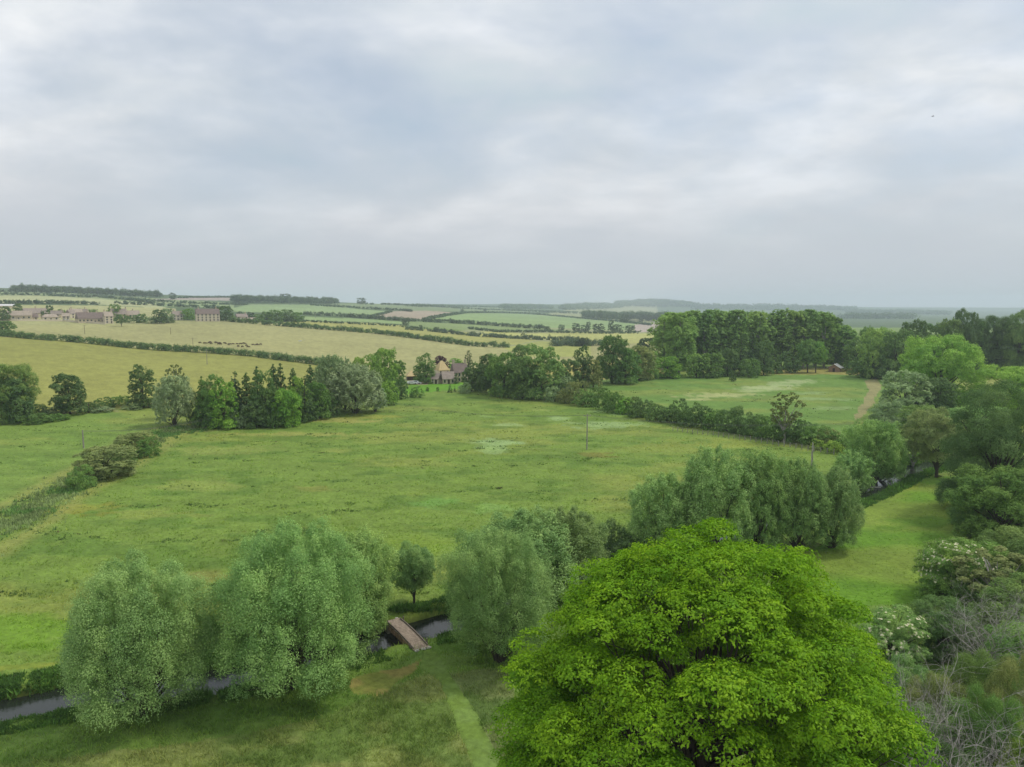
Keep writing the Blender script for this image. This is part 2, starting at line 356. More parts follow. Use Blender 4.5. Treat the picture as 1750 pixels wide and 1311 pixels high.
# grid: rings of growing spacing
az = np.concatenate([np.linspace(R(-58), R(-39), 120, endpoint=False), np.linspace(R(-39), R(39), 1050, endpoint=False), np.linspace(R(39), R(58), 120)])
Ds = [14.0]
while Ds[-1] < 9900:
    d = Ds[-1]; Ds.append(d+min(max(.28, d*d/25500), .014*d))
Ds = np.array(Ds)
def grid_ground():
    A, DD = np.meshgrid(az, Ds); x = (DD*np.sin(A)).ravel(); y = (DD*np.cos(A)).ravel(); z = gz(x, y)
    c, tf, mown = gcol(x, y, z); D = np.hypot(x, y)
    h = (fbm(x/.9, y/.9, 81, 3)-.4)*.32*tf + (fbm(x/2.8, y/1.9, 51, 3)-.5)*.5*tf
    z = z + h*sstep(330, 180, D)
    nr, nc = A.shape; idx = np.arange(nr*nc).reshape(nr, nc)
    q = np.stack([idx[:-1, :-1], idx[:-1, 1:], idx[1:, 1:], idx[1:, :-1]], -1).reshape(-1, 4)[:, ::-1]
    V = np.stack([x, y, z], 1); C4 = np.concatenate([c, tf[:, None]], 1)
    mm = mown[q[:, 0]] > 0
    for name, sel in (('ground', ~mm), ('path', mm)):
        qq = q[sel]; u, inv = np.unique(qq, return_inverse=True)
        me = npmesh(name, V[u], inv.reshape(-1, 4), M['ground'], {'Col': ('POINT', 'FLOAT_COLOR', C4[u])}, True)
        tag(obj(name, me), kind='structure')
M = {}
def ground_mat():
    m = bpy.data.materials.new('grassland'); m.use_nodes = True; b = NB(m.node_tree); p = b.nt.nodes['Principled BSDF']
    a = b.n('ShaderNodeAttribute', attribute_name='Col'); g = b.n('ShaderNodeNewGeometry')
    n1 = b.noise(g.outputs['Position'], 1.6, 6, .65); n2 = b.noise(g.outputs['Position'], .11, 5, .6)
    f = b.m('ADD', b.m('MULTIPLY', b.ramp(n1, [(.3, .0), (.7, 1.0)]), .5), .75)
    f2 = b.m('ADD', b.m('MULTIPLY', n2, .4), .8); ff = b.m('MULTIPLY', f, f2)
    c = b.n('ShaderNodeVectorMath', operation='SCALE'); b.l.new(a.outputs['Color'], c.inputs[0]); b.l.new(ff, c.inputs[3])
    b.l.new(c.outputs[0], p.inputs['Base Color']); p.inputs['Roughness'].default_value = .9; p.inputs['Specular IOR Level'].default_value = .15
    bn = b.n('ShaderNodeBump', i_Height=n1); bn.inputs['Strength'].default_value = .5; bn.inputs['Distance'].default_value = .25; b.l.new(bn.outputs[0], p.inputs['Normal'])
    return m
M['ground'] = ground_mat()
grid_ground()
# stream
def strip(name, L, w, z, m):
    L = np.array(L); d = np.gradient(L, axis=0); d /= np.linalg.norm(d, axis=1)[:, None]; nrm = np.stack([-d[:, 1], d[:, 0]], 1)
    V = np.concatenate([np.c_[L+nrm*w, np.full(len(L), z)], np.c_[L-nrm*w, np.full(len(L), z)]]); n = len(L); i = np.arange(n-1)
    return obj(name, npmesh(name, V, np.stack([i, i+1, n+i+1, n+i], 1)[:, ::-1], m))
def water_mat():
    m = bpy.data.materials.new('water'); m.use_nodes = True; b = NB(m.node_tree); p = b.nt.nodes['Principled BSDF']
    p.inputs['Base Color'].default_value = (.018, .022, .016, 1); p.inputs['Roughness'].default_value = .06; p.inputs['IOR'].default_value = 1.33; p.inputs['Specular IOR Level'].default_value = .9
    g = b.n('ShaderNodeNewGeometry'); n = b.noise(g.outputs['Position'], 3.0, 4, .6, .4)
    bn = b.n('ShaderNodeBump', i_Height=n); bn.inputs['Strength'].default_value = .25; bn.inputs['Distance'].default_value = .06; b.l.new(bn.outputs[0], p.inputs['Normal'])
    return m
tag(strip('water', RIVW, 3.4, WZ, water_mat()), kind='structure')
# ---------------------------------------------------------------- foliage
def leaf_mat(name, trans=.33, rough=.6):
    m = bpy.data.materials.new(name); m.use_nodes = True; b = NB(m.node_tree); b.nt.nodes.clear()
    oi = b.n('ShaderNodeObjectInfo'); a = b.n('ShaderNodeAttribute', attribute_name='lv')
    lob = b.n('ShaderNodeSeparateColor'); b.l.new(a.outputs['Color'], lob.inputs[0])
    f = b.m('ADD', b.m('MULTIPLY', lob.outputs[0], .42), .79)               # leaf to leaf
    c = b.n('ShaderNodeVectorMath', operation='SCALE'); b.l.new(oi.outputs['Color'], c.inputs[0]); b.l.new(f, c.inputs[3])
    hs = b.n('ShaderNodeHueSaturation', i_Color=c.outputs[0])
    b.l.new(b.m('ADD', b.m('MULTIPLY', lob.outputs[1], -.035), .5175), hs.inputs['Hue'])      # spray to spray: yellower or bluer green
    b.l.new(b.m('ADD', b.m('MULTIPLY', lob.outputs[1], .45), .78), hs.inputs['Value'])
    hs.inputs['Saturation'].default_value = 1.0
    d = b.n('ShaderNodeBsdfDiffuse', i_Color=hs.outputs[0]); t = b.n('ShaderNodeBsdfTranslucent', i_Color=hs.outputs[0])
    g = b.n('ShaderNodeBsdfGlossy'); g.inputs['Roughness'].default_value = rough; g.inputs['Color'].default_value = (.6, .65, .6, 1)
    m1 = b.n('ShaderNodeMixShader'); m1.inputs[0].default_value = trans; b.l.new(d.outputs[0], m1.inputs[1]); b.l.new(t.outputs[0], m1.inputs[2])
    m2 = b.n('ShaderNodeMixShader'); m2.inputs[0].default_value = .02; b.l.new(m1.outputs[0], m2.inputs[1]); b.l.new(g.outputs[0], m2.inputs[2])
    o = b.n('ShaderNodeOutputMaterial'); b.l.new(m2.outputs[0], o.inputs[0]); return m
M['leaf'] = leaf_mat('foliage')
M['bark'] = mat('bark', (.075, .058, .042), .9, .4, 3, bump=.4)
M['palebark'] = mat('pale_bark', (.36, .33, .29), .9, .35, 4, bump=.3)
M['wood'] = mat('weathered_wood', (.20, .16, .13), .85, .3, 3, vscale=(1, 1, .2))
M['poleW'] = mat('pole_wood', (.13, .11, .09), .9, .3, 3)
def unit(v): return v/(np.linalg.norm(v, axis=-1, keepdims=True)+1e-9)
def leafmesh(name, Pn, Nn, size, rng, lobe, asp=.55, jit=.35, m=None, lr=None):
    """small pointed leaf blades at points Pn facing Nn"""
    n = len(Pn); r = rng.normal(size=(n, 3)); u = unit(np.cross(Nn, r)); w = np.cross(Nn, u)
    s = (np.asarray(size)*(1+jit*rng.uniform(-1, 1, n)))[:, None]; bend = Nn*s*.12
    V = np.empty((n, 4, 3), np.float32)
    V[:, 0] = Pn-u*s*.5; V[:, 1] = Pn-w*s*asp*.5+bend; V[:, 2] = Pn+u*s*.5; V[:, 3] = Pn+w*s*asp*.5+bend
    lv = np.ones((n, 4), np.float32); lv[:, 0] = rng.random(n) if lr is None else lr; lv[:, 1] = lobe; lv[:, 2] = 0
    return npmesh(name, V.reshape(-1, 3), np.arange(4*n).reshape(-1, 4), m or M['leaf'], {'lv': ('FACE', 'FLOAT_COLOR', lv)})
def scatter(lobes, n, rng, up=.25, inner=.45, fuzz=.10, lump=.22, bury=.42):
    """lobes: rows cx cy cz rx ry rz ; returns points, normals, lobe value.  Each lobe is a ragged shell of smaller sprays"""
    L = np.asarray(lobes, float); area = (L[:, 3]*L[:, 4]*L[:, 5])**(2/3); p = area/area.sum()
    per = 14; ns = max(1, n//per)                                     # sprays
    k = rng.choice(len(L), ns, p=p); d = unit(rng.normal(size=(ns, 3))); d[:, 2] = np.where(d[:, 2] < -.45, -d[:, 2], d[:, 2]); d = unit(d)
    rr = 1-inner*rng.random(ns)**1.9 + np.where(rng.random(ns) < .15, rng.random(ns)*fuzz*2.2, 0)
    ctr = L[k, :3] + d*L[k, 3:]*rr[:, None]
    # drop sprays buried inside another lobe
    keep = np.ones(ns, bool)
    for q in range(len(L)):
        e = np.sum(((ctr-L[q, :3])/L[q, 3:])**2, 1); keep &= ~((e < bury) & (k != q))
    ctr = ctr[keep]; d = d[keep]; k = k[keep]; ns = len(ctr)
    sr = (L[k, 3]*L[k, 4]*L[k, 5])**(1/3)*lump
    kk = np.repeat(np.arange(ns), per); off = unit(rng.normal(size=(len(kk), 3)))*(rng.random(len(kk))**.5)[:, None]*sr[kk][:, None]
    Pn = ctr[kk]+off; Nn = unit(d[kk]*.7+off/(sr[kk][:, None]+1e-9)*.7+rng.normal(size=(len(kk), 3))*.38+np.array([0, 0, up+.25]))
    sv = rng.random(ns)*.45; lobv = rng.random(len(L))*.55
    return Pn, Nn, np.clip(sv[kk]+lobv[k[kk]], 0, 1)
def envelope(kind, rng):
    """lobes of a crown of unit height, with its natural width; stems: branch end points"""
    Ls = []; A = {'round': .95, 'wide': 1.2, 'poplar': .42, 'spruce': .42, 'cedar': 1.1, 'willow': .95, 'bush': 1.5, 'tall': .6, 'sparse': .7, 'cone': .75, 'park': .95}[kind]
    R0 = A/2
    def add(x, y, z, r, rz=None, ry=None): Ls.append((x, y, z, r, ry or r, rz or r))
    if kind in ('round', 'wide', 'tall', 'sparse', 'bush', 'park'):
        z0 = {'bush': -.55, 'sparse': .2, 'wide': .16, 'park': .22}.get(kind, -.06); n = {'sparse': 105, 'bush': 44, 'tall': 84}.get(kind, 78)
        v0 = rng.uniform(0, 6); lop = unit(rng.normal(size=(6, 3))); la = rng.uniform(.05, .22, 6); zc = (1+z0)/2; hz = (1-z0)/2
        fat = 2.0 if kind in ('wide', 'park', 'sparse') else 2.6
        for i in range(n):
            zf = 1-2*(i*.618034 % 1 if i <= n*.22 else (i-n*.22+.5)/(n*.78)); th = i*2.399963+v0
            d = unit(np.array([math.cos(th)*math.sqrt(max(0, 1-zf*zf)), math.sin(th)*math.sqrt(max(0, 1-zf*zf)), zf])+rng.normal(size=3)*.14)
            if kind == 'bush': d[2] = abs(d[2])*1.0-.15
            bulge = .93+sum(a*max(0, float(d @ l))**2 for a, l in zip(la, lop))-.08
            q = rng.uniform(.70, .86) if i > n*.22 else rng.uniform(.1, .6)
            # super-ellipsoid: stays full towards the ground
            hl = np.hypot(d[0], d[1]); k = (hl**fat+abs(d[2])**fat)**(-1/fat)*q*bulge
            if d[2] < 0 and kind not in ('wide', 'park', 'sparse'): k *= 1.0
            r = rng.uniform(.062, .125)*{'sparse': .36, 'bush': 1.5, 'tall': .72}.get(kind, 1)
            z = zc+d[2]*hz*k
            add(d[0]*R0*k, d[1]*R0*k, max(r*.5, min(z, 1-r*.75)), r*rng.uniform(.9, 1.15), r*rng.uniform(.7, .95))
        if kind not in ('wide', 'park', 'sparse'):
            for i in range(12 if kind != 'bush' else 16):
                a = rng.uniform(0, 2*math.pi); r = rng.uniform(.07, .11)*(1.3 if kind == 'bush' else 1); add(math.cos(a)*R0*.72, math.sin(a)*R0*.72, rng.uniform(.04, .16), r, r*1.1)
    elif kind == 'willow':
        # bushy willow: upright plumes packed round a short bole, full to the ground
        n = 120; v0 = rng.uniform(0, 6); lop = unit(rng.normal(size=(8, 3))); la = rng.uniform(-.02, .20, 8)
        for i in range(n):
            zf = 1-1.7*(i+.5)/n; th = i*2.399963+v0; d = unit(np.array([math.cos(th)*math.sqrt(1-zf*zf), math.sin(th)*math.sqrt(1-zf*zf), zf])+rng.normal(size=3)*.10)
            bulge = .90+sum(a*max(0, float(d @ l))**2 for a, l in zip(la, lop))-.05; hl = np.hypot(d[0], d[1]); k = (hl**2.3+abs(d[2])**2.3)**(-1/2.3)*bulge*rng.uniform(.66, .96)
            z = .42+d[2]*(.58 if d[2] > 0 else .50)*k; r = rng.uniform(.050, .088)*(.8 if z > .75 else 1.05); e = 1.9 if z > .3 else 1.3
            add(d[0]*R0*k, d[1]*R0*k, max(r*.9, min(z, .985-r*1.5)), r, r*e)
        for i in range(16):
            a = rng.uniform(0, 6.283); rr = R0*rng.uniform(.1, .75); r = rng.uniform(.026, .045); add(math.cos(a)*rr, math.sin(a)*rr, .97-.35*(rr/R0)**2-r*1.2+rng.uniform(-.02, .04), r, r*2.4)
        for i in range(26):
            a = rng.uniform(0, 6.283); rr = R0*rng.uniform(.1, .55); r = rng.uniform(.06, .09); add(math.cos(a)*rr, math.sin(a)*rr, rng.uniform(.35, .8), r, r*1.9)
    elif kind == 'poplar':
        for i in range(95):
            z = rng.uniform(.06, .96); w = (math.sin(min(1, (z+.10)/.75)*math.pi/2)**.7)*(1-max(0, (z-.62)/.40)**2.2)**.5
            a = rng.uniform(0, 2*math.pi); rr = R0*w*rng.uniform(.25, .82); r = rng.uniform(.032, .052)
            add(math.cos(a)*rr, math.sin(a)*rr, min(z, .99-2*r), r, r*2.0)
    elif kind in ('spruce', 'cone'):
        for i in range(150):
            z = rng.uniform(.03, .985)**.9; w = (1-z)**(.8 if kind == 'spruce' else .55)*.92+.04
            a = rng.uniform(0, 2*math.pi); rr = R0*w*rng.uniform(.45, .95); r = .016+.062*(1-z)
            add(math.cos(a)*rr, math.sin(a)*rr, min(z, .98)-.02, r, r*.75)
    elif kind == 'cedar':
        for zt in (.30, .42, .52, .62, .71, .80, .88, .95):
            w = R0*(1.0-.35*abs(zt-.45)/.5-.35*max(0, zt-.75)/.25); nn = 7
            for i in range(nn):
                a = rng.uniform(0, 2*math.pi)
                for q in (.35, .65, .95): add(math.cos(a)*w*q, math.sin(a)*w*q, zt+rng.uniform(-.025, .025), .095*(1.15-.3*q), .019)
    return np.array(Ls), A
VAR = {}
def variant(kind, lod, v):
    key = (kind, lod, v)
    if key in VAR: return VAR[key]
    rng = np.random.default_rng(hash((len(kind)*7+ord(kind[0])*131+ord(kind[-1]), v)) % 99991)
    L, A = envelope(kind, rng)
    n, s = {0: (210000, .0100), 1: (90000, .0165), 2: (32000, .028), 3: (11000, .05), 4: (4200, .08)}[lod]
    if kind in ('poplar', 'tall', 'spruce', 'cone'): n = int(n*.75); s *= .85
    if kind == 'sparse': n = int(n*.38)
    if kind == 'willow': n = int(n*1.15)
    Pn, Nn, lv = scatter(L, n, rng, lump=.36 if kind in ('willow', 'poplar') else .30, inner=.38, bury=.5)
    if kind == 'bush': Pn[:, 2] = np.abs(Pn[:, 2])*.98
    Pn[:, 2] = np.maximum(Pn[:, 2], .0)
    if kind == 'willow':                                  # loose shoots beyond the crown
        k = rng.random(len(Pn)) < .14; c = Pn[k]; Pn[k] = c+np.c_[c[:, :2]*.10, np.full(len(c), .035)]*rng.random((len(c), 1))
    crown = leafmesh(kind+'_crown', Pn, Nn, s, rng, lv)
    # trunk with limbs reaching into the crown
    tb = MB(); kside = 7 if lod < 2 else 5; nl = {0: 34, 1: 24, 2: 12, 3: 6, 4: 3}[lod]
    if kind in ('willow', 'bush'):
        for i in range(nl):
            e = L[rng.integers(len(L)), :3]; mid = e*np.array([.45, .45, .5])+rng.normal(size=3)*.015
            tb.tube([(e[0]*.04, e[1]*.04, -.02), mid*np.array([.5, .5, .55]), mid, e*.93], [.014, .010, .006, .001], kside)
        if kind == 'willow': tb.tube([(0, 0, -.03), (.005, 0, .08), (0, .003, .16)], [.035, .03, .02], 8)
    else:
        tr = {'poplar': .014, 'spruce': .014, 'cone': .016, 'tall': .018, 'cedar': .03}.get(kind, .024); top = .95 if kind in ('poplar', 'spruce', 'cone', 'cedar') else .62
        tb.tube([(0, 0, -.03), (.004, .002, .10), (-.006, .004, .3), (.004, -.004, .5), (0, 0, top)], [tr*1.35, tr, tr*.85, tr*.6, tr*.15], 8)
        for i in range(nl):
            e = L[rng.integers(len(L)), :3]; z0 = rng.uniform(.12, .5)*min(1, e[2]/.5) if kind != 'cedar' else e[2]-.02
            z0 = min(z0, e[2]); p1 = np.array([e[0]*.35, e[1]*.35, z0+(e[2]-z0)*.45])+rng.normal(size=3)*.01
            tb.tube([(0, 0, z0), p1, e], [tr*.5, tr*.32, tr*.08], kside, False)
    me = bpy.data.meshes.new(kind+'_trunk'); me.from_pydata(tb.v, [], tb.f); me.materials.append(M['palebark'] if kind in ('poplar', 'sparse') else M['bark']); me.update()
    VAR[key] = (crown, me, A); return VAR[key]
CC = {  # own colours of the foliages (linear albedo)
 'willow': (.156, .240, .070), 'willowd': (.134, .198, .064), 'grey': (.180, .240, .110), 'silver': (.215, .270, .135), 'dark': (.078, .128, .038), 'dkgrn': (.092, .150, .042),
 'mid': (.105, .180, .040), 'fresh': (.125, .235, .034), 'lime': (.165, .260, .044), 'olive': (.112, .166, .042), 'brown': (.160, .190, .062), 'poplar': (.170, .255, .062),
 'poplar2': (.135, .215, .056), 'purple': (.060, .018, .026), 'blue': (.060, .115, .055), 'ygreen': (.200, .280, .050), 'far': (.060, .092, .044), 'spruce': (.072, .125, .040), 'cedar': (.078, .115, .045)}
rt = random.Random(5); LEAFK = 1.98
HC = [0]
def tree(px, by, ty, wpx, kind, col, label, cat='tree', name=None, group=None, D=None, var=None, squash=1.0):
    """one tree: stands on the land where the line of sight through its foot meets it"""
    x, y, z = P(px, by) if D is None else AT(px, D, ty+70)
    d = math.hypot(x, y); f = y*math.cos(PITCH)-(z-H)*math.sin(PITCH)
    h = H+d*float(ray(px, ty)[1])-z; w = wpx/F*f
    hp = h/f*F*.585*1.0
    wp = wpx*.585
    big = max(hp, wp)
    lod = 0 if big > 125 else 1 if big > 62 else 2 if big > 30 else 3 if big > 13 else 4
    HC[0] += 1; v = var if var is not None else (HC[0]*7+3) % (3 if lod < 3 else 4)
    crown, trunk, A = variant(kind, lod, v)
    nm = name or {'willow': 'willow_tree', 'poplar': 'poplar_tree', 'spruce': 'conifer_tree', 'cone': 'conifer_tree', 'cedar': 'cedar_tree', 'bush': 'bush', 'sparse': 'sparse_tree'}.get(kind, 'tree')
    e = empty(nm, (x, y, float(gz(x, y)[0])-.1), rt.uniform(0, 6.28)); tag(e, label, cat if kind != 'bush' else 'bush', group)
    s = (w/A, w/A, h)
    o = obj('crown', crown, e); o.scale = s; c = CC[col]; jj = rt.uniform(.9, 1.12)*LEAFK; j = [jj*rt.uniform(.96, 1.04), jj, jj*rt.uniform(.93, 1.07)]
    o.color = (c[0]*j[0], c[1]*j[1]*1.0, c[2]*j[2], 1)
    if lod < 4: t = obj('trunk', trunk, e); t.scale = s
    return e
def blobs(name, lobes, n, size, colr, label, cat=None, kind=None, group=None, seed=1, lump=.35, inner=.5, bury=.3):
    rng = np.random.default_rng(seed); L = np.array(lobes, float); o0 = L[0, :3].copy(); L[:, :3] -= o0
    Pn, Nn, lv = scatter(L, n, rng, lump=lump, inner=inner, bury=bury)
    o = obj(name, leafmesh(name, Pn, Nn, size, rng, lv), None, o0); o.color = (*[v*LEAFK for v in CC[colr]], 1)
    return tag(o, label, cat, group, kind)
def hedge(pts, hgt, wid, colr, label, seed=1, rag=.35, dens=1.0, cat='hedge', name='hedge', gaps=()):
    """clipped or ragged hedge along a line of ground points (pixel marks of its foot)"""
    rng = np.random.default_rng(seed); W3 = [np.array(P(*p)) for p in pts]; lob = []; tot = 0
    for a, b in zip(W3[:-1], W3[1:]):
        l = float(np.linalg.norm((b-a)[:2])); tot += l; n = max(2, int(l/(wid*.42)))
        for i in range(n):
            t = (i+rng.random())/n; p = a+(b-a)*t; z = float(gz(p[0], p[1])[0])
            h = hgt*(1+rag*(rng.random()-.4)+rag*.8*(vnoise(np.array([p[0]/14.]), np.array([p[1]/14.]), seed)[0]-.5)); o = rng.normal(size=2)*wid*.16
            lob.append((p[0]+o[0], p[1]+o[1], z+h*.36, wid*.62, wid*.62, h*.66))
    d = float(np.mean([math.hypot(p[0], p[1]) for p in W3])); size = max(.16, d/710*1.25)
    n = int(min(90000, tot*hgt*(1/size**2)*24.0*dens))
    return blobs(name, lob, max(600, n), size, colr, label, cat, seed=seed, lump=.5, bury=.08)
ORD = ['first','second','third','fourth','fifth','sixth','seventh','eighth','ninth','tenth','eleventh','twelfth','thirteenth','fourteenth','fifteenth','sixteenth','seventeenth','eighteenth','nineteenth','twentieth','twenty-first','twenty-second','twenty-third','twenty-fourth','twenty-fifth','twenty-sixth','twenty-seventh','twenty-eighth']
# ---------------------------------------------------------------- trees (foot x, foot y, top y, width; marks on the photograph's frame)
S = tree
# willows along the stream
g = 'grey green willows along the stream'
S(243, 1220, 950, 240, 'willow', 'willow', 'large grey-green willow farthest left on the near bank, beside the stream', 'willow', group=g, var=0)
S(502, 1174, 903, 250, 'willow', 'willow', 'large grey-green willow left of the wooden footbridge, overhanging the stream', 'willow', group=g, var=1)
S(600, 1085, 885, 150, 'willow', 'willow', 'upright willow half hidden behind the large willow left of the footbridge', 'willow', group=g, var=2)
S(852, 1130, 912, 188, 'willow', 'willow', 'dense willow right of the wooden footbridge, in front of the meadow', 'willow', group=g, var=2)
S(893, 1040, 862, 205, 'willow', 'willow', 'broad willow behind the dense one right of the footbridge', 'willow', group=g, var=0)
S(965, 1015, 868, 140, 'willow', 'willowd', 'willow just left of the top of the bright green walnut tree', 'willow', group=g, var=1)
S(708, 1038, 927, 80, 'park', 'willow', 'small round tree with a bare dark trunk behind the wooden footbridge', name='small_tree')
S(1052, 945, 862, 86, 'bush', 'dark', 'dark green bush between the two groups of willows', name='bush')
S(1138, 938, 788, 128, 'willow', 'willow', 'left end willow of the big willow clump on the right of the meadow', 'willow', group=g, var=1)
S(1216, 945, 765, 128, 'willow', 'willow', 'tallest willow in the big willow clump, second from its left', 'willow', group=g, var=0)
S(1294, 940, 775, 112, 'willow', 'willow', 'willow in the middle of the big willow clump', 'willow', group=g, var=2)
S(1362, 938, 785, 104, 'willow', 'willow', 'willow second from the right end of the big willow clump', 'willow', group=g, var=1)
S(1422, 935, 800, 98, 'willow', 'willowd', 'right end willow of the big clump, leaning over the bright grass', 'willow', group=g, var=0)
# right-hand side, near
S(1698, 880, 652, 190, 'round', 'dark', 'big dark green tree at the right edge above the pale elder tree')
S(1712, 925, 783, 170, 'round', 'mid', 'bluish green elder tree at the right edge below the big dark tree')
S(1600, 815, 698, 122, 'wide', 'brown', 'brownish green spreading tree beside the bend of the stream')
S(1495, 814, 704, 98, 'willow', 'willow', 'pale grey-green willow left of the brownish tree at the stream bend', 'willow')
S(1454, 830, 756, 68, 'willow', 'willow', 'small willow in front of the pale one at the stream bend', 'willow', name='willow_tree')
S(1740, 715, 618, 128, 'round', 'lime', 'light green tree at the right edge above the big dark tree')
S(1662, 752, 690, 110, 'round', 'willow', 'grey-green tree just left behind the big dark tree')
S(1605, 700, 555, 132, 'round', 'lime', 'huge round yellow-green tree in front of the park wood')
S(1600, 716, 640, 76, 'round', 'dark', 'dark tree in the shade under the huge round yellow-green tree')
S(1546, 716, 630, 98, 'round', 'grey', 'grey-green rounded willow left of the huge round tree', 'willow')
S(1522, 727, 682, 76, 'bush', 'grey', 'low blue-green bush beside the bare track', group='bushes by the track')
S(1575, 745, 690, 84, 'round', 'olive', 'rounded olive tree between the track and the brownish tree')
S(1340, 757, 664, 62, 'sparse', 'brown', 'thin brownish tree standing up out of the diagonal hedge')
S(1560, 790, 720, 60, 'sparse', 'olive', 'thin olive tree between the pale willow and the brownish tree')
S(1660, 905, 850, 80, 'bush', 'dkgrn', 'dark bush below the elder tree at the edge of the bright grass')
# poplar wood on the right
g = 'tall poplars forming a wall behind the right meadow'; pz = [(1134, 541, 50), (1150, 533, 56), (1168, 530, 52), (1186, 531, 50), (1204, 527, 52), (1222, 526, 52), (1240, 529, 50), (1258, 527, 52), (1277, 531, 50), (1296, 529, 52), (1316, 531, 50), (1334, 527, 54), (1354, 529, 50), (1372, 528, 52), (1392, 533, 48), (1408, 536, 50), (1424, 543, 48), (1440, 555, 44)]
for i, (x, t, w) in enumerate(pz):
    lb = 'broad pale green poplar at the left end of the poplar wood' if i == 1 else 'poplar at the far right end of the poplar wood, lower than the rest' if i == len(pz)-1 else f'{ORD[i]} tall poplar from the left in the close row behind the right meadow'
    S(x, 630+rt.uniform(-5, 2), t+rt.uniform(-3, 4), w*1.1, 'poplar', 'poplar' if i < 4 else 'poplar2' if i % 3 else 'poplar', lb, 'poplar', group=g)
S(1160, 641, 534, 70, 'poplar', 'poplar', 'wide leafy poplar in front of the left end of the poplar wood', 'poplar')
for i, (x, b, t, w, k, c, l) in enumerate([
 (1265, 642, 572, 34, 'cone', 'dark', 'dark fir tree left of the darkest fir at the foot of the poplar wood'), (1284, 641, 562, 34, 'spruce', 'dark', 'darkest and tallest fir tree at the foot of the poplar wood'),
 (1305, 641, 580, 40, 'round', 'dkgrn', 'dark rounded tree at the foot of the poplar wood, right of the firs'), (1243, 643, 588, 38, 'round', 'dkgrn', 'dark tree at the foot of the poplar wood, left of the firs'),
 (1322, 638, 596, 36, 'cone', 'dark', 'dark tree between the firs and the two-trunked tree'), (1345, 637, 600, 44, 'bush', 'dkgrn', 'low dark thicket left of the two-trunked tree'),
 (1281, 645, 612, 38, 'bush', 'mid', 'green bush standing in front of the darkest fir tree'), (1190, 645, 598, 44, 'round', 'poplar', 'rounded grey-green tree at the foot of the poplars, left one of two'),
 (1214, 645, 600, 48, 'round', 'mid', 'rounded yellow-green tree at the foot of the poplars, right one of two'), (1140, 646, 604, 54, 'round', 'fresh', 'bright green round bush tree at the left corner of the poplar wood'),
 (1252, 652, 632, 14, 'round', 'dark', 'single small dark bush standing alone in the right meadow'),
 (1380, 637, 579, 38, 'park', 'mid', 'left tree of the pair with bare trunks near the hut'), (1394, 637, 583, 34, 'park', 'fresh', 'right tree of the pair with bare trunks near the hut'),
 (1440, 621, 580, 56, 'round', 'dark', 'dark tree directly behind the small hut'), (1412, 622, 588, 44, 'round', 'dark', 'dark shaded tree behind and left of the hut'),
 (1464, 634, 572, 50, 'tall', 'poplar2', 'dull green tree right of the hut at the wood edge'), (1489, 646, 556, 56, 'round', 'poplar', 'pale green tree at the wood edge behind the yellow-green bush'),
 (1476, 645, 606, 54, 'bush', 'dkgrn', 'dark rounded bush at the corner of the meadow right of the hut'), (1497, 646, 609, 28, 'bush', 'ygreen', 'small yellow-green bush in front of the dark corner bush'),
 (1516, 648, 592, 40, 'round', 'dkgrn', 'dark green tree right of the yellow-green bush'), (1530, 650, 562, 62, 'round', 'dkgrn', 'dark tree left of the huge round yellow-green tree'),
 (1510, 640, 549, 50, 'round', 'poplar', 'tree crest rising behind the wood right of the poplars'), (1481, 630, 553, 34, 'round', 'mid', 'round tree crest right of the last poplar'),
 (1560, 640, 545, 60, 'round', 'dark', 'dark crest of the park wood left of the cedar tops'), (1590, 638, 543, 60, 'round', 'dkgrn', 'dark crest behind the huge round tree'),
 (1620, 640, 538, 56, 'round', 'olive', 'crest of the park wood left of its tallest tree'), (1645, 640, 527, 50, 'round', 'dark', 'tallest dark tree on the park wood skyline'),
 (1668, 640, 540, 40, 'round', 'dkgrn', 'lower tree on the skyline between the two tall park trees'), (1700, 640, 532, 62, 'round', 'dark', 'dark tree on the skyline above the flat-topped cedar'),
 (1738, 642, 529, 66, 'round', 'olive', 'tree on the skyline at the right edge of the picture'), (1662, 632, 556, 50, 'round', 'willow', 'pale tree in the park wood left of the cedars'),
 (1672, 634, 574, 58, 'cedar', 'cedar', 'left cedar with flat layered boughs in the park'), (1727, 640, 552, 96, 'cedar', 'cedar', 'large flat-topped cedar near the right edge of the park'),
 (1700, 632, 560, 50, 'round', 'dark', 'dark tree between the two cedars')]):
    S(x, b, t, w, k, c, l)
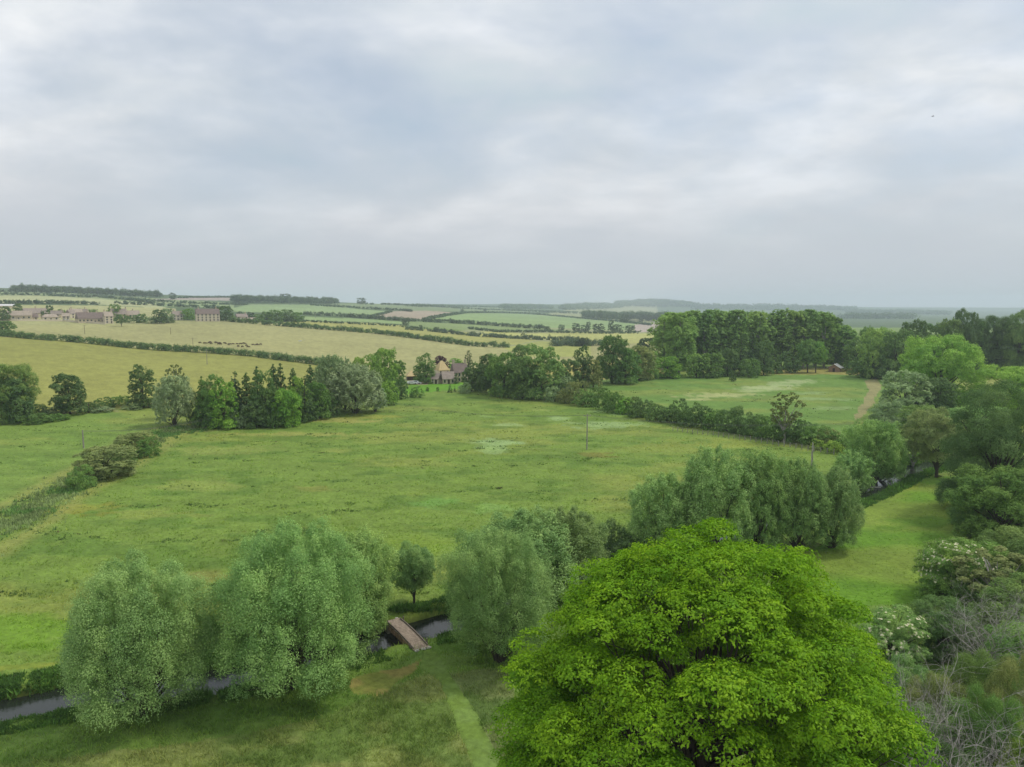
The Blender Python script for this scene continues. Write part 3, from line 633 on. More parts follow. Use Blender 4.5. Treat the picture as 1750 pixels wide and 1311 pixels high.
# tree belt in the middle, by the farm
for i, (x, b, t, w, k, c, l) in enumerate([
 (655, 664, 590, 50, 'round', 'lime', 'tall light green tree behind the silver willow'), (640, 668, 605, 40, 'round', 'lime', 'light green tree directly right behind the silver willow top'), (676, 660, 612, 40, 'round', 'mid', 'green tree between the tall light tree and the farm'),
 (612, 664, 606, 26, 'round', 'lime', 'small light tree top left of the tall light green tree'),
 (686, 682, 645, 28, 'round', 'dkgrn', 'dark green bushy tree at the edge of the farm lawn'), (711, 679, 658, 26, 'bush', 'mid', 'low round bush beside the bushy tree at the farm lawn'), (664, 692, 648, 34, 'round', 'lime', 'yellow-green shrub right of the silver willow'),
 (728, 655, 602, 36, 'tall', 'mid', 'tall birch-like tree in front of the farm'), (716, 652, 618, 22, 'tall', 'mid', 'lower tree left of the birch-like tree at the farm'),
 (753, 628, 605, 22, 'round', 'purple', 'dark purple copper beech behind the thatched roof'), (764, 630, 617, 14, 'round', 'purple', 'low purple shrub right of the copper beech'),
 (780, 632, 611, 26, 'round', 'fresh', 'light green tree behind the slate roofed farmhouse'), (801, 650, 597, 28, 'cone', 'dark', 'dark pointed tree right of the farmhouse chimneys'),
 (806, 668, 622, 40, 'round', 'dkgrn', 'tree at the right corner of the farmhouse'), (780, 656, 638, 10, 'tall', 'dark', 'small clipped tree against the farmhouse wall'),
 (822, 668, 618, 40, 'round', 'dkgrn', 'dark tree right of the farm with a pointed head'), (838, 672, 604, 50, 'round', 'dark', 'dark green tree at the left end of the tree belt'),
 (862, 677, 592, 66, 'round', 'mid', 'tall grey-green tree left of centre in the tree belt'), (888, 640, 585, 36, 'round', 'dkgrn', 'dark round tree top behind the tree belt'),
 (925, 681, 588, 84, 'round', 'willow', 'largest tree of the belt, grey-green, facing the meadow'), (893, 681, 604, 64, 'round', 'dkgrn', 'dark tree between the two tall trees of the belt'),
 (968, 664, 610, 44, 'round', 'dark', 'dark tree right of the largest belt tree'), (996, 662, 588, 36, 'tall', 'dark', 'narrow dark tree with a small pointed head'), (1014, 662, 612, 34, 'round', 'brown', 'brownish low tree between the narrow tree and the tall dark tree'),
 (1046, 655, 567, 64, 'round', 'dkgrn', 'tallest dark green tree right of centre in the belt'), (1068, 656, 590, 60, 'round', 'mid', 'tree leaning right of the tallest belt tree'), (1092, 650, 582, 58, 'round', 'brown', 'yellow-brown green tree at the right end of the belt'),
 (1112, 648, 598, 32, 'round', 'poplar', 'narrow tree between the belt and the bright green bush tree'), (1106, 620, 574, 44, 'round', 'far', 'hazy dark tree left behind the poplar wood'),
 (960, 682, 640, 44, 'willow', 'grey', 'pale grey shrubby willow at the foot of the belt'), (945, 686, 655, 34, 'bush', 'grey', 'small silvery bush at the meadow corner of the belt'),
 (769, 671, 655, 10, 'cone', 'dark', 'small dark conical shrub on the farm lawn'), (731, 669, 661, 7, 'round', 'dkgrn', 'tiny round shrub on the farm lawn'), (748, 669, 660, 6, 'round', 'mid', 'tiny pale shrub in the middle of the farm lawn'), (777, 670, 659, 5, 'cone', 'dark', 'tiny dark shrub right of the conical shrub'),
 (795, 672, 652, 24, 'bush', 'grey', 'pale grey reedy bush at the right end of the farm lawn')]):
    S(x, b, t, w, k, c, l)
# plantation left of the silver willow
for i, (x, b, t, w, k, c, l) in enumerate([
 (608, 706, 622, 92, 'willow', 'silver', 'big silver-grey willow dome in front of the light trees'), (563, 702, 608, 60, 'willow', 'grey', 'blue-grey willow behind the left side of the silver willow'), (590, 700, 612, 50, 'willow', 'grey', 'blue-grey willow top between the two grey willows'), (642, 704, 655, 40, 'willow', 'silver', 'low silver willow boughs at the right foot of the big dome'),
 (348, 728, 640, 36, 'spruce', 'mid', 'leftmost tree of the plantation, thin and mid green'), (367, 731, 636, 44, 'tall', 'mid', 'light green tree second from the left of the plantation'), (384, 733, 646, 48, 'tall', 'fresh', 'fresh green tree at the front left of the plantation'), (358, 722, 652, 34, 'round', 'brown', 'brownish tree low at the left of the plantation'),
 (404, 728, 630, 42, 'spruce', 'spruce', 'dark spruce left of the middle of the plantation'), (424, 728, 633, 44, 'spruce', 'dkgrn', 'dark green spruce in the middle left of the plantation'), (442, 720, 622, 40, 'spruce', 'spruce', 'tall dark spruce with a sharp tip in the plantation'), (455, 729, 628, 44, 'tall', 'dkgrn', 'dark leafy tree in the middle of the plantation'),
 (470, 716, 618, 36, 'spruce', 'spruce', 'tallest dark spruce left of the twin tips'), (482, 718, 617, 36, 'spruce', 'spruce', 'tallest dark spruce right of the twin tips'), (490, 729, 655, 54, 'round', 'fresh', 'round bright green tree at the foot of the plantation'), (503, 716, 625, 40, 'spruce', 'dkgrn', 'spruce right of the twin tips'),
 (512, 720, 640, 34, 'tall', 'lime', 'yellow-green tree among the dark spruces'), (522, 721, 640, 46, 'cone', 'dark', 'dark tree at the front right of the plantation'), (532, 712, 620, 38, 'spruce', 'spruce', 'dark spruce near the right end of the plantation'), (545, 716, 650, 46, 'round', 'mid', 'green round tree at the right end of the plantation'),
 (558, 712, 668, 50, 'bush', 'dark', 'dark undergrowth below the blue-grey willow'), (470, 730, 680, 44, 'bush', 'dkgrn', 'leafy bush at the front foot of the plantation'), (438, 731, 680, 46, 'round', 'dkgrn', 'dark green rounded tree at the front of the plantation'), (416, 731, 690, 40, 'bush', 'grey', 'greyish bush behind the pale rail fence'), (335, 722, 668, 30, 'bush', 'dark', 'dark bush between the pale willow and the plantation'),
 (298, 728, 643, 66, 'willow', 'silver', 'pale grey-leaved willow at the left of the plantation'), (300, 716, 618, 44, 'sparse', 'brown', 'thin bare-branched tree top above the pale willow'),
 (245, 697, 620, 46, 'tall', 'dark', 'dark column-shaped tree standing against the tan field'), (120, 708, 636, 60, 'round', 'dark', 'dark round tree standing against the tan field'),
 (14, 719, 608, 96, 'round', 'olive', 'big brownish green tree at the left edge'), (28, 722, 640, 60, 'round', 'dark', 'dark tree in front of the big tree at the left edge'), (-12, 720, 660, 40, 'sparse', 'silver', 'pale thin tree cut by the left edge')]):
    S(x, b, t, w, k, c, l)
# scrub along the left stream line and ditch
g = 'scrub bushes between the left meadow and the tan field'
for i, (x, b, t, w, c, l) in enumerate([(62, 708, 690, 40, 'dkgrn', 'low dark scrub right of the big left-edge tree'), (88, 708, 694, 40, 'grey', 'low grey-green scrub left of the dark round tree'), (150, 704, 684, 36, 'dark', 'low dark scrub right of the dark round tree'),
   (178, 697, 678, 40, 'dkgrn', 'mounded scrub between the dark round tree and the column tree'), (205, 693, 676, 36, 'mid', 'scrub just left of the column-shaped tree'), (228, 700, 688, 32, 'grey', 'reedy grey scrub at the foot of the column-shaped tree'), (172, 704, 694, 44, 'grey', 'pale reedy scrub in front of the mounded scrub'),
   (60, 722, 706, 60, 'dkgrn', 'low scrub in front of the left-edge tree'), (95, 718, 707, 50, 'mid', 'low scrub in front of the dark round tree'), (268, 695, 680, 30, 'grey', 'scrub between the column tree and the pale willow')]):
    S(x, b, t, w, 'bush', c, l, group=g)
g = 'hawthorn bushes in the ditch on the left'
S(180, 814, 757, 100, 'round', 'brown', 'large round hawthorn bush in the ditch, nearest the camera', group=g); S(140, 832, 792, 54, 'bush', 'mid', 'small bush at the left foot of the large round hawthorn', group=g)
S(232, 776, 731, 74, 'round', 'brown', 'rounded hawthorn bush behind the nearest one in the ditch', group=g); S(250, 780, 745, 46, 'bush', 'mid', 'low bush at the right foot of the rear hawthorn', group=g); S(212, 790, 762, 40, 'bush', 'olive', 'small bush between the two large hawthorns', group=g)
# diagonal hedge between the meadows: bushes one can tell apart
g = 'bushes of the diagonal hedge between the two meadows'
hb = [(966, 688, 664, 34, 'brown'), (985, 690, 652, 40, 'brown'), (1002, 694, 668, 40, 'mid'), (1022, 692, 658, 36, 'olive'), (1034, 700, 664, 34, 'mid'), (1050, 704, 672, 36, 'mid'), (1066, 707, 682, 34, 'fresh'), (1082, 706, 676, 36, 'olive'), (1088, 713, 688, 34, 'dkgrn'), (1104, 712, 686, 36, 'dkgrn'),
      (1122, 718, 690, 40, 'dkgrn'), (1142, 722, 694, 40, 'dkgrn'), (1160, 722, 682, 40, 'dkgrn'), (1178, 728, 696, 42, 'dkgrn'), (1200, 730, 690, 44, 'dkgrn'), (1222, 734, 698, 44, 'mid'), (1246, 738, 700, 46, 'dkgrn'), (1268, 742, 696, 46, 'dkgrn'),
      (1292, 747, 708, 48, 'dkgrn'), (1318, 751, 714, 46, 'mid'), (1344, 755, 722, 46, 'dkgrn'), (1366, 757, 720, 44, 'dkgrn'), (1392, 762, 728, 46, 'mid'), (1412, 762, 730, 44, 'brown'), (1432, 768, 740, 44, 'mid'), (1466, 780, 742, 40, 'mid'), (1400, 768, 752, 26, 'ygreen'), (1424, 774, 752, 30, 'ygreen')]
for i, (x, b, t, w, c) in enumerate(hb):
    lb = {0: 'brownish shrub where the diagonal hedge meets the tree belt', len(hb)-2: 'small yellow-green bush at the right end of the hedge, beside the dead trunk', len(hb)-1: 'yellow-green bush in front of the right end of the diagonal hedge'}.get(i, f'{ORD[i]} rounded bush from the left in the diagonal hedge between the meadows')
    S(x, b, t-3, w*1.12, 'bush', c, lb, group=g)
# near right corner
S(1632, 1022, 915, 150, 'round', 'mid', 'elder bush dotted with cream flowers, above the bare branches', 'elder bush', name='elder_bush')
S(1522, 1135, 1040, 120, 'round', 'willow', 'smaller elder bush with cream flowers beside the bright walnut tree', 'elder bush', name='elder_bush')
S(1700, 1060, 930, 150, 'sparse', 'brown', 'thin brown thorn bush with many bare twigs right of the elder', 'bush', name='thorn_bush')
S(1740, 1010, 890, 150, 'round', 'olive', 'olive green thicket at the right edge above the thorn bush', 'bush', name='bush')
S(1742, 1120, 990, 170, 'round', 'olive', 'yellow-olive thicket at the right edge beside the thorn bush', 'bush', name='bush')
S(1610, 1120, 1010, 110, 'round', 'dkgrn', 'dark green shrub between the two flowering elders', 'bush', name='bush')
S(1760, 1200, 1060, 180, 'round', 'mid', 'fresh green thicket at the right edge behind the dead branches', 'bush', name='bush')
# village trees
for i, (x, b, t, w, k, c, l) in enumerate([
 (6, 548, 522, 26, 'round', 'dark', 'dark tree left of the long tan roof at the left edge'), (5, 572, 547, 46, 'wide', 'dkgrn', 'round tree at the left end of the long clipped hedge'), (31, 540, 517, 18, 'round', 'dkgrn', 'tree rising behind the long tan roof'), (86, 540, 519, 13, 'round', 'dark', 'round tree behind the village roofs, left of centre'), (78, 546, 529, 16, 'round', 'dark', 'dark tree in front of the grey roofs'),
 (106, 541, 528, 17, 'round', 'mid', 'small tree among the gabled cottages'), (135, 540, 526, 15, 'round', 'mid', 'small tree behind the gabled cottages'), (158, 538, 527, 20, 'round', 'mid', 'tree top behind the long barn roof'), (197, 545, 518, 22, 'round', 'mid', 'tall tree behind the tall gabled house'),
 (208, 558, 536, 26, 'wide', 'dkgrn', 'spreading tree with a short trunk standing alone in front of the village'), (228, 552, 538, 22, 'bush', 'dkgrn', 'bush right of the spreading village tree'), (243, 552, 534, 22, 'round', 'mid', 'green tree left of the dark village tree'), (258, 553, 539, 20, 'bush', 'grey', 'grey bush in front of the village trees'), (273, 553, 528, 26, 'round', 'dark', 'dark tree in front of the pale village tree'), (284, 552, 525, 24, 'round', 'silver', 'pale grey tree behind the dark village tree'), (292, 552, 540, 16, 'bush', 'dkgrn', 'low bush left of the pale gabled house'),
 (321, 547, 526, 24, 'round', 'fresh', 'bright green tree left of the three-storey house'), (340, 546, 537, 14, 'bush', 'mid', 'bush in front of the three-storey house'), (386, 549, 521, 28, 'round', 'dkgrn', 'large grey-green tree right of the three-storey house'), (400, 547, 540, 12, 'bush', 'mid', 'low bush right of the large village tree'), (411, 545, 531, 16, 'round', 'far', 'tree behind the low house right of the village'), (428, 546, 533, 18, 'round', 'far', 'tree at the right end of the village'),
 (442, 551, 536, 20, 'round', 'mid', 'left part of the round copse right of the village'), (456, 550, 530, 26, 'round', 'dkgrn', 'second tree of the round copse'), (472, 550, 528, 28, 'round', 'mid', 'top tree of the round copse'), (490, 550, 528, 28, 'round', 'dkgrn', 'fourth tree of the round copse'), (506, 551, 532, 24, 'round', 'mid', 'right end tree of the round copse')]):
    S(x, b, t, w, k, c, l)
# far trees standing singly
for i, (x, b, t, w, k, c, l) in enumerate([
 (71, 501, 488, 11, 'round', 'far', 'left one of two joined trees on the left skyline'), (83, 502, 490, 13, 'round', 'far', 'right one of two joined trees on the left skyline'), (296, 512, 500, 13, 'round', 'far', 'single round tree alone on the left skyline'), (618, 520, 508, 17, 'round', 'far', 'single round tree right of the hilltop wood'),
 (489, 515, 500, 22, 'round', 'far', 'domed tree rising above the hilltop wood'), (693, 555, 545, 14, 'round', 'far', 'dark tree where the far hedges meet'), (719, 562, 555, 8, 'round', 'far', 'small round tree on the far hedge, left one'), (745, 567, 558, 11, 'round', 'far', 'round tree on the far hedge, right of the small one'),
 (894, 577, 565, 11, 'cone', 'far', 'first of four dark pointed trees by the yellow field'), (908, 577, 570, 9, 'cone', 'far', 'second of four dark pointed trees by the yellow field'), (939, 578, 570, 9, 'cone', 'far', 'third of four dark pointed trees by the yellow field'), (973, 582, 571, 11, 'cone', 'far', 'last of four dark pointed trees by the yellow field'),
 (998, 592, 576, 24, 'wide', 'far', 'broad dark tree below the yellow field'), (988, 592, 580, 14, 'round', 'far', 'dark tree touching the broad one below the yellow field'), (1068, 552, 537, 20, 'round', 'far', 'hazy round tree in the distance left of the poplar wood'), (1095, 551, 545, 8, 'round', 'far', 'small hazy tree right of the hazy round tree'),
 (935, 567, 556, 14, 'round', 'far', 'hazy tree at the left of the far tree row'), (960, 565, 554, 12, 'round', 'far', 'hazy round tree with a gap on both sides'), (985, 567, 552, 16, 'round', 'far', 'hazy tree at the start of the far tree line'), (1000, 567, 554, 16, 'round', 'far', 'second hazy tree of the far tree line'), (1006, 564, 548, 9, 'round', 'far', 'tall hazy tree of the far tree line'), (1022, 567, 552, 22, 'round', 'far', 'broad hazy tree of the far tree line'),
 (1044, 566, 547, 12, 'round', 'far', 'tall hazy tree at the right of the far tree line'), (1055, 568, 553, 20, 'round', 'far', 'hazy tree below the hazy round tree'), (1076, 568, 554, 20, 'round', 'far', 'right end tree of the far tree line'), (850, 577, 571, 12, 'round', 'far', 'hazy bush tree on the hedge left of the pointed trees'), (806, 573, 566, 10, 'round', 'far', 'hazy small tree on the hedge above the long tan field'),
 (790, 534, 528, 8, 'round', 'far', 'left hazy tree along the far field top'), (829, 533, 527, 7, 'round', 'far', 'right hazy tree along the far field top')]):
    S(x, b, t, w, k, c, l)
# hedges
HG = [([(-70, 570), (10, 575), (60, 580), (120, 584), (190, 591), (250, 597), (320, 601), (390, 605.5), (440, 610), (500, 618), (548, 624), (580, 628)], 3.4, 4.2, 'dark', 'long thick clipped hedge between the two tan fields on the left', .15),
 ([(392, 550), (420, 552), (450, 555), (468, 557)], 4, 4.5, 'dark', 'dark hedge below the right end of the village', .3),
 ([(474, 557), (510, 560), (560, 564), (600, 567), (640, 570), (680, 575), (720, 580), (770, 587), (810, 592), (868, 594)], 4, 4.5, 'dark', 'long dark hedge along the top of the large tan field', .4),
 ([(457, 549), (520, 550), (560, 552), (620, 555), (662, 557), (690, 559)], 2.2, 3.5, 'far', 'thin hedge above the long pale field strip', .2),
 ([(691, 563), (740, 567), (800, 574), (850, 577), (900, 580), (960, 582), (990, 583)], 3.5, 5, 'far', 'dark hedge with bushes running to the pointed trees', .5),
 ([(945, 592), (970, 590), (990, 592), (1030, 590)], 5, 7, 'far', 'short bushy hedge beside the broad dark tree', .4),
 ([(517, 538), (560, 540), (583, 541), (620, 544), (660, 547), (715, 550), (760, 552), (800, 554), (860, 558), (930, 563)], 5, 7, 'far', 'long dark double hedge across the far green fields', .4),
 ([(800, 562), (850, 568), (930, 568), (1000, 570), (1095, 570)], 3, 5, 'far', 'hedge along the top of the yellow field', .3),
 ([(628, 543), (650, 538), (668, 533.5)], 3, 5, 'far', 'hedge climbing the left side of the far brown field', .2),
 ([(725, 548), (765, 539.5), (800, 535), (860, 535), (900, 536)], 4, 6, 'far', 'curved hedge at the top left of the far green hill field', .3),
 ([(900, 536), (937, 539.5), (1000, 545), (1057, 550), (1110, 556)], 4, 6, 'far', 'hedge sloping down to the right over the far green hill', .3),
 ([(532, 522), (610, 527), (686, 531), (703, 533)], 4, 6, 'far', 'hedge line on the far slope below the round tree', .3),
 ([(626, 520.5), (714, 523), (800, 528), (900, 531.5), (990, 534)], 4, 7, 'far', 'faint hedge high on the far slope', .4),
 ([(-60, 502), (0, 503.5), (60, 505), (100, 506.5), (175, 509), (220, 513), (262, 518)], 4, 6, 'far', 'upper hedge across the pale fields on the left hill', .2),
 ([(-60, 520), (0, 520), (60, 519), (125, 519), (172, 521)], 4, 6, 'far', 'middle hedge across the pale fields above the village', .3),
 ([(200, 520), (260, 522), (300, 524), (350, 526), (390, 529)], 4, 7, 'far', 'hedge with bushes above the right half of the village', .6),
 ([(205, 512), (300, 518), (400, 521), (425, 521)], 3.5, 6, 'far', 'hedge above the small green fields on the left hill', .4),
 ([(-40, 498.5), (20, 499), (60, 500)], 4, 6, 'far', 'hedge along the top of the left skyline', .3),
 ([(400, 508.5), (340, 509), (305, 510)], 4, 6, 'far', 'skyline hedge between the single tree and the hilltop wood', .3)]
for i, (pts, h, w, c, l, rg) in enumerate(HG): hedge(pts, h, w, c, l, 50+i, rg)
# woods that read as one mass
def wood(name, label, marks, hgt, rad, colr, seed, size=None):
    rng = np.random.default_rng(seed); lob = []
    for (x0, y0, x1, y1, rowsn, dz) in marks:
        n = int(abs(x1-x0)/(rad/P((x0+x1)/2, (y0+y1)/2)[1]*F)*1.6)+2
        for i in range(n):
            t = (i+rng.random())/n; a = P(x0+(x1-x0)*t, y0+(y1-y0)*t); az0 = math.atan2(a[0], a[1]); D0 = math.hypot(a[0], a[1])
            for r in range(rowsn):
                D = D0+r*dz+rng.uniform(-.3, .3)*dz; x, y = D*math.sin(az0), D*math.cos(az0); z = float(gz(x, y)[0]); h = hgt*rng.uniform(.75, 1.1)
                lob.append((x, y, z+h*.5, rad*rng.uniform(.6, 1), rad*.8, h*.52))
    d = math.hypot(lob[0][0], lob[0][1]); s = size or d/710*1.1
    area = sum(4*l[3]*l[5] for l in lob); n = int(min(80000, area/(s*s)*8))
    return blobs(name, lob, max(n, 800), s, colr, label, None, 'stuff', seed=seed, lump=.5, bury=.15)
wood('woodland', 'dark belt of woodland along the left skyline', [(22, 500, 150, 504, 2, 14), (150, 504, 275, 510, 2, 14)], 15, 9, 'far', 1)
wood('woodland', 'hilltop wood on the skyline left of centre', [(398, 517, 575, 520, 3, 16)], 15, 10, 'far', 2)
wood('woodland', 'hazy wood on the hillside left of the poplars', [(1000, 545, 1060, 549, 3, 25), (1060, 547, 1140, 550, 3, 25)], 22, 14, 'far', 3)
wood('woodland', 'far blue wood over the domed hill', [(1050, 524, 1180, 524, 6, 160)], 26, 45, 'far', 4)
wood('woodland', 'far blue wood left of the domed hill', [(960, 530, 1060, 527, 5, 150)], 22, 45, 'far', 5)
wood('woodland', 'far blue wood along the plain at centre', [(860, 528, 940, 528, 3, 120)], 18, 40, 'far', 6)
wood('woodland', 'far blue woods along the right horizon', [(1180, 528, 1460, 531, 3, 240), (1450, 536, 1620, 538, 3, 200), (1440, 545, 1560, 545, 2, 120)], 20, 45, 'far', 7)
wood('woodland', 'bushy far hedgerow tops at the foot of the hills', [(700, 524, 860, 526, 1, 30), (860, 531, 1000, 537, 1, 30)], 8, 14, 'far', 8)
# ---------------------------------------------------------------- the bright walnut tree in front
def big_tree():
    rng = np.random.default_rng(77); x0, y0, _ = AT(1214, 38.5); z0 = float(gz(x0, y0)[0])
    e = empty('walnut_tree', (x0, y0, z0)); tag(e, 'huge bright green dome-shaped tree filling the lower right of the picture', 'tree')
    L = []; N = 360; R0 = 11.2; zc = 9.6; top = 22.9-z0; lopd = unit(rng.normal(size=(9, 3))); la = rng.uniform(-.08, .13, 9)
    for i in range(N):
        zf = 1-1.55*(i+.5)/N; th = i*2.399963; d = unit(np.array([math.cos(th)*math.sqrt(1-zf*zf), math.sin(th)*math.sqrt(1-zf*zf), zf])+rng.normal(size=3)*.07); hl = np.hypot(d[0], d[1])
        b = .94*((hl**1.86+max(d[2], 0)**1.86)**(-1/1.86) if d[2] > 0 else 1)+sum(a*max(0, float(d @ l))**2 for a, l in zip(la, lopd))+rng.normal()*.045
        p = np.array([d[0]*R0*b, d[1]*R0*b, zc+d[2]*((top-zc-.9) if d[2] > 0 else 8.2)*b])
        if p[2] < 1.5: continue
        r = rng.uniform(.7, 1.55); p *= np.array([.93, .93, 1]); L.append((*p, r*1.12, r*1.12, r*.78))
    for i in range(150):                                   # inner sprays on the inside limbs
        d = unit(rng.normal(size=3)); d[2] = abs(d[2])*.9-.1; q = rng.uniform(.55, .82); r = rng.uniform(.7, 1.1); L.append((d[0]*R0*q, d[1]*R0*q, zc+d[2]*(top-zc)*q, r, r, r*.6))
    L = np.array(L)
    # openings where the inside of the tree shows
    P3 = L[:, :3]+np.array([x0, y0, z0]); qx, qy = topix(P3[:, 0], P3[:, 1], P3[:, 2]); front = P3[:, 1] < y0
    hole = np.zeros(len(L), bool)
    for hx, hy, hr in ((1226, 1110, 34), (1115, 1150, 30), (1165, 1085, 24), (1295, 1150, 26), (1045, 1130, 24), (1130, 1060, 16), (1260, 1190, 20), (1180, 1290, 18), (1000, 1220, 16), (1400, 1190, 14), (1330, 1080, 10), (1100, 1010, 12)):
        hole |= front & (np.hypot(qx-hx, (qy-hy)*1.0) < hr)
    L = L[~hole]
    per = 13; ns = 44000; k = rng.integers(0, len(L), ns); d = unit(rng.normal(size=(ns, 3))); d[:, 2] = np.where(d[:, 2] < -.25, -d[:, 2], d[:, 2]); d = unit(d)
    ctr = L[k, :3]+d*L[k, 3:]*(1-.35*rng.random(ns)**2)[:, None]; kk = np.repeat(np.arange(ns), per)
    # each spray: leaflets arching out of a twig tip
    ang = rng.uniform(0, 6.283, len(kk)); rad = rng.random(len(kk))**.6*.34
    off = np.stack([np.cos(ang)*rad, np.sin(ang)*rad, -rad*rad*.9+rng.normal(size=len(kk))*.05], 1)+d[kk]*.05
    Pn = ctr[kk]+off; Nn = unit(off*1.4+np.array([0, 0, .62])+rng.normal(size=(len(kk), 3))*.24+d[kk]*.35)
    lv = np.clip(rng.random(ns)[kk]*.5+rng.random(len(L))[k[kk]]*.5, 0, 1)
    u = off.copy(); o = obj('crown', leafmesh('crown', Pn, Nn, .175, rng, lv, asp=.5), e); o.color = (.205, .395, .009, 1)
    tb = MB(); tb.tube([(0, 0, -.5), (.1, 0, 1.5), (0, .1, 4), (.2, 0, 7), (.1, -.1, 10), (0, 0, 14), (.2, .2, 19)], [.75, .55, .48, .42, .33, .2, .06], 12)
    tb.tube([(0, 0, 2.5), (-1.2, -.3, 5), (-2.2, -.8, 8), (-3, -.8, 11.5), (-3.4, -1, 15)], [.34, .3, .24, .16, .05], 9)
    tb.tube([(0, 0, 3.0), (1.3, -.6, 5.5), (2.6, -1.2, 8.2), (3.8, -1, 11)], [.3, .26, .2, .07], 9)
    for i in range(170):
        t = L[rng.integers(len(L)), :3]; zb = rng.uniform(2.5, 11)*min(1, (t[2]+2)/14); zb = min(zb, t[2]-.5) if t[2] > 3.5 else 2.6
        s0 = np.array([0, 0, zb]); m1 = s0+(t-s0)*.35+rng.normal(size=3)*.5+np.array([0, 0, .3]); m2 = s0+(t-s0)*.7+rng.normal(size=3)*.4
        tb.tube([s0, m1, m2, t], [.15, .10, .055, .015], 6, False)
        for _ in range(2): tb.tube([m2, m2+(t-m2)*.5+rng.normal(size=3)*.5, t+rng.normal(size=3)*.45], [.04, .025, .008], 4, False)
    tb.build('trunk', M['bark'], e, smooth=True)
big_tree()
# ---------------------------------------------------------------- dead branches over the thicket in the near right corner
def dead_tree(px, D, hgt, spread, label, seed, name='dead_tree', thick=.11, n=26, py=1200):
    rng = np.random.default_rng(seed); x, y, z = AT(px, D, py); z = float(gz(x, y)[0]); e = empty(name, (x, y, z)); tag(e, label, 'dead tree')
    tb = MB(); tb.tube([(0, 0, -.3), (.1, .05, hgt*.25), (-.05, .1, hgt*.5)], [thick*2.2, thick*1.8, thick*1.2], 8); br = MB()
    def grow(p, d, l, r, lev):
        q = p; pts = [p]; 
        for _ in range(4): d = unit(d+rng.normal(size=3)*.24); q = q+d*l/4; pts.append(q)
        br.tube(pts, [r, r*.85, r*.7, r*.55, r*.3], 5 if lev < 2 else 3, False)
        if lev < 3:
            for _ in range(5 if lev < 2 else 5):
                t = pts[rng.integers(1, 5)]; grow(t, unit(d+rng.normal(size=3)*.65), l*rng.uniform(.45, .7), r*.5, lev+1)
    for i in range(n):
        a = rng.uniform(0, 6.283); d = unit(np.array([math.cos(a)*spread, math.sin(a)*spread, rng.uniform(.3, 1.0)])); grow(np.array([0, 0, hgt*rng.uniform(.25, .5)]), d, hgt*rng.uniform(.45, .62), thick*.55, 0)
    tb.build('trunk', M['palebark'], e, smooth=True); br.build('branches', M['palebark'], e)
dead_tree(1660, 42, 12.6, 1.2, 'dead tree with a tangle of bare grey branches in the lower right corner', 4, n=34, thick=.13)
dead_tree(1600, 43, 11.0, 1.0, 'small dead shrub with bare grey twigs left of the dead tree', 8, thick=.09, n=18)
dead_tree(1702, 72, 8.5, .5, 'bare upright twiggy thorn bush behind the flowering elder', 12, thick=.06, n=16, py=1020)
def corner(px, D, top, w, colr, label, seed, kind='round'):
    """thicket of the near right corner"""
    tree(px, 0, top, w, kind, colr, label, 'bush', name='bush', D=D)
corner(1668, 49, 1215, 210, 'mid', 'green bramble thicket under the dead grey branches', 1)
corner(1560, 46, 1225, 130, 'dkgrn', 'dark low bush between the bright walnut tree and the dead branches', 2)
corner(1770, 48, 1200, 120, 'ygreen', 'yellow-green leafy bush in the lower right corner', 3)
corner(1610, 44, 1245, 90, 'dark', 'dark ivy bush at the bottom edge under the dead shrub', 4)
corner(1545, 56, 1130, 110, 'willow', 'grey-green shrub between the smaller elder and the dead shrub', 5)
corner(1605, 54, 1120, 130, 'brown', 'brownish twiggy shrub behind the dead shrub in the near right corner', 6)
corner(1665, 56, 1095, 130, 'olive', 'olive shrub directly behind the dead grey branches', 7)
corner(1735, 53, 1110, 130, 'brown', 'brownish olive shrub at the right edge behind the dead grey branches', 8)
corner(1590, 50, 1190, 110, 'dkgrn', 'dark green shrub at the foot of the dead shrub', 9)
corner(1712, 49, 1165, 120, 'mid', 'green leafy shrub right behind the dead grey branches', 10)
dead_tree(1720, 45, 11.2, 1.1, 'second dead tree with pale grey branches at the right edge near the bottom', 21, n=26, thick=.11)
# cream flower heads of the elders
def flowers(px, D, top, w, n, seed, label):
    rng = np.random.default_rng(seed); e = [o for o in COL.objects if o.get('label') == label][0]; cr = [c for c in e.children if c.name.startswith('crown')][0]
    me = cr.data; k = len(me.vertices); co = np.empty(k*3, np.float32); me.vertices.foreach_get('co', co); co = co.reshape(-1, 3)[::4]*np.array(cr.scale)
    r = np.array([co[:, 0].std(), co[:, 1].std(), co[:, 2].std()]); c0 = co.mean(0); q = np.linalg.norm((co-c0)/r, axis=1); ok = np.nonzero((q > 1.45) & (co[:, 2] > c0[2]-.2*r[2]))[0]
    pk = co[rng.choice(ok, n)]; N_ = unit((pk-c0)+np.array([0, 0, 1.5])); out = []; nn = []
    for j in range(9): a = j*.7; out.append(pk+N_*.06+unit(np.cross(N_, rng.normal(size=(n, 3))))*rng.uniform(0, .11, (n, 1))); nn.append(N_)
    lv = np.full(n*9, .5); m = M['flower']; o = obj('flowers', leafmesh('flowers', np.concatenate(out), np.concatenate(nn), .15, rng, lv, asp=.9, m=m), e)
M['flower'] = mat('elder_flowers', (.66, .62, .40), .8, .2, 4)
flowers(0, 0, 0, 0, 620, 5, 'elder bush dotted with cream flowers, above the bare branches')
flowers(0, 0, 0, 0, 250, 6, 'smaller elder bush with cream flowers beside the bright walnut tree')
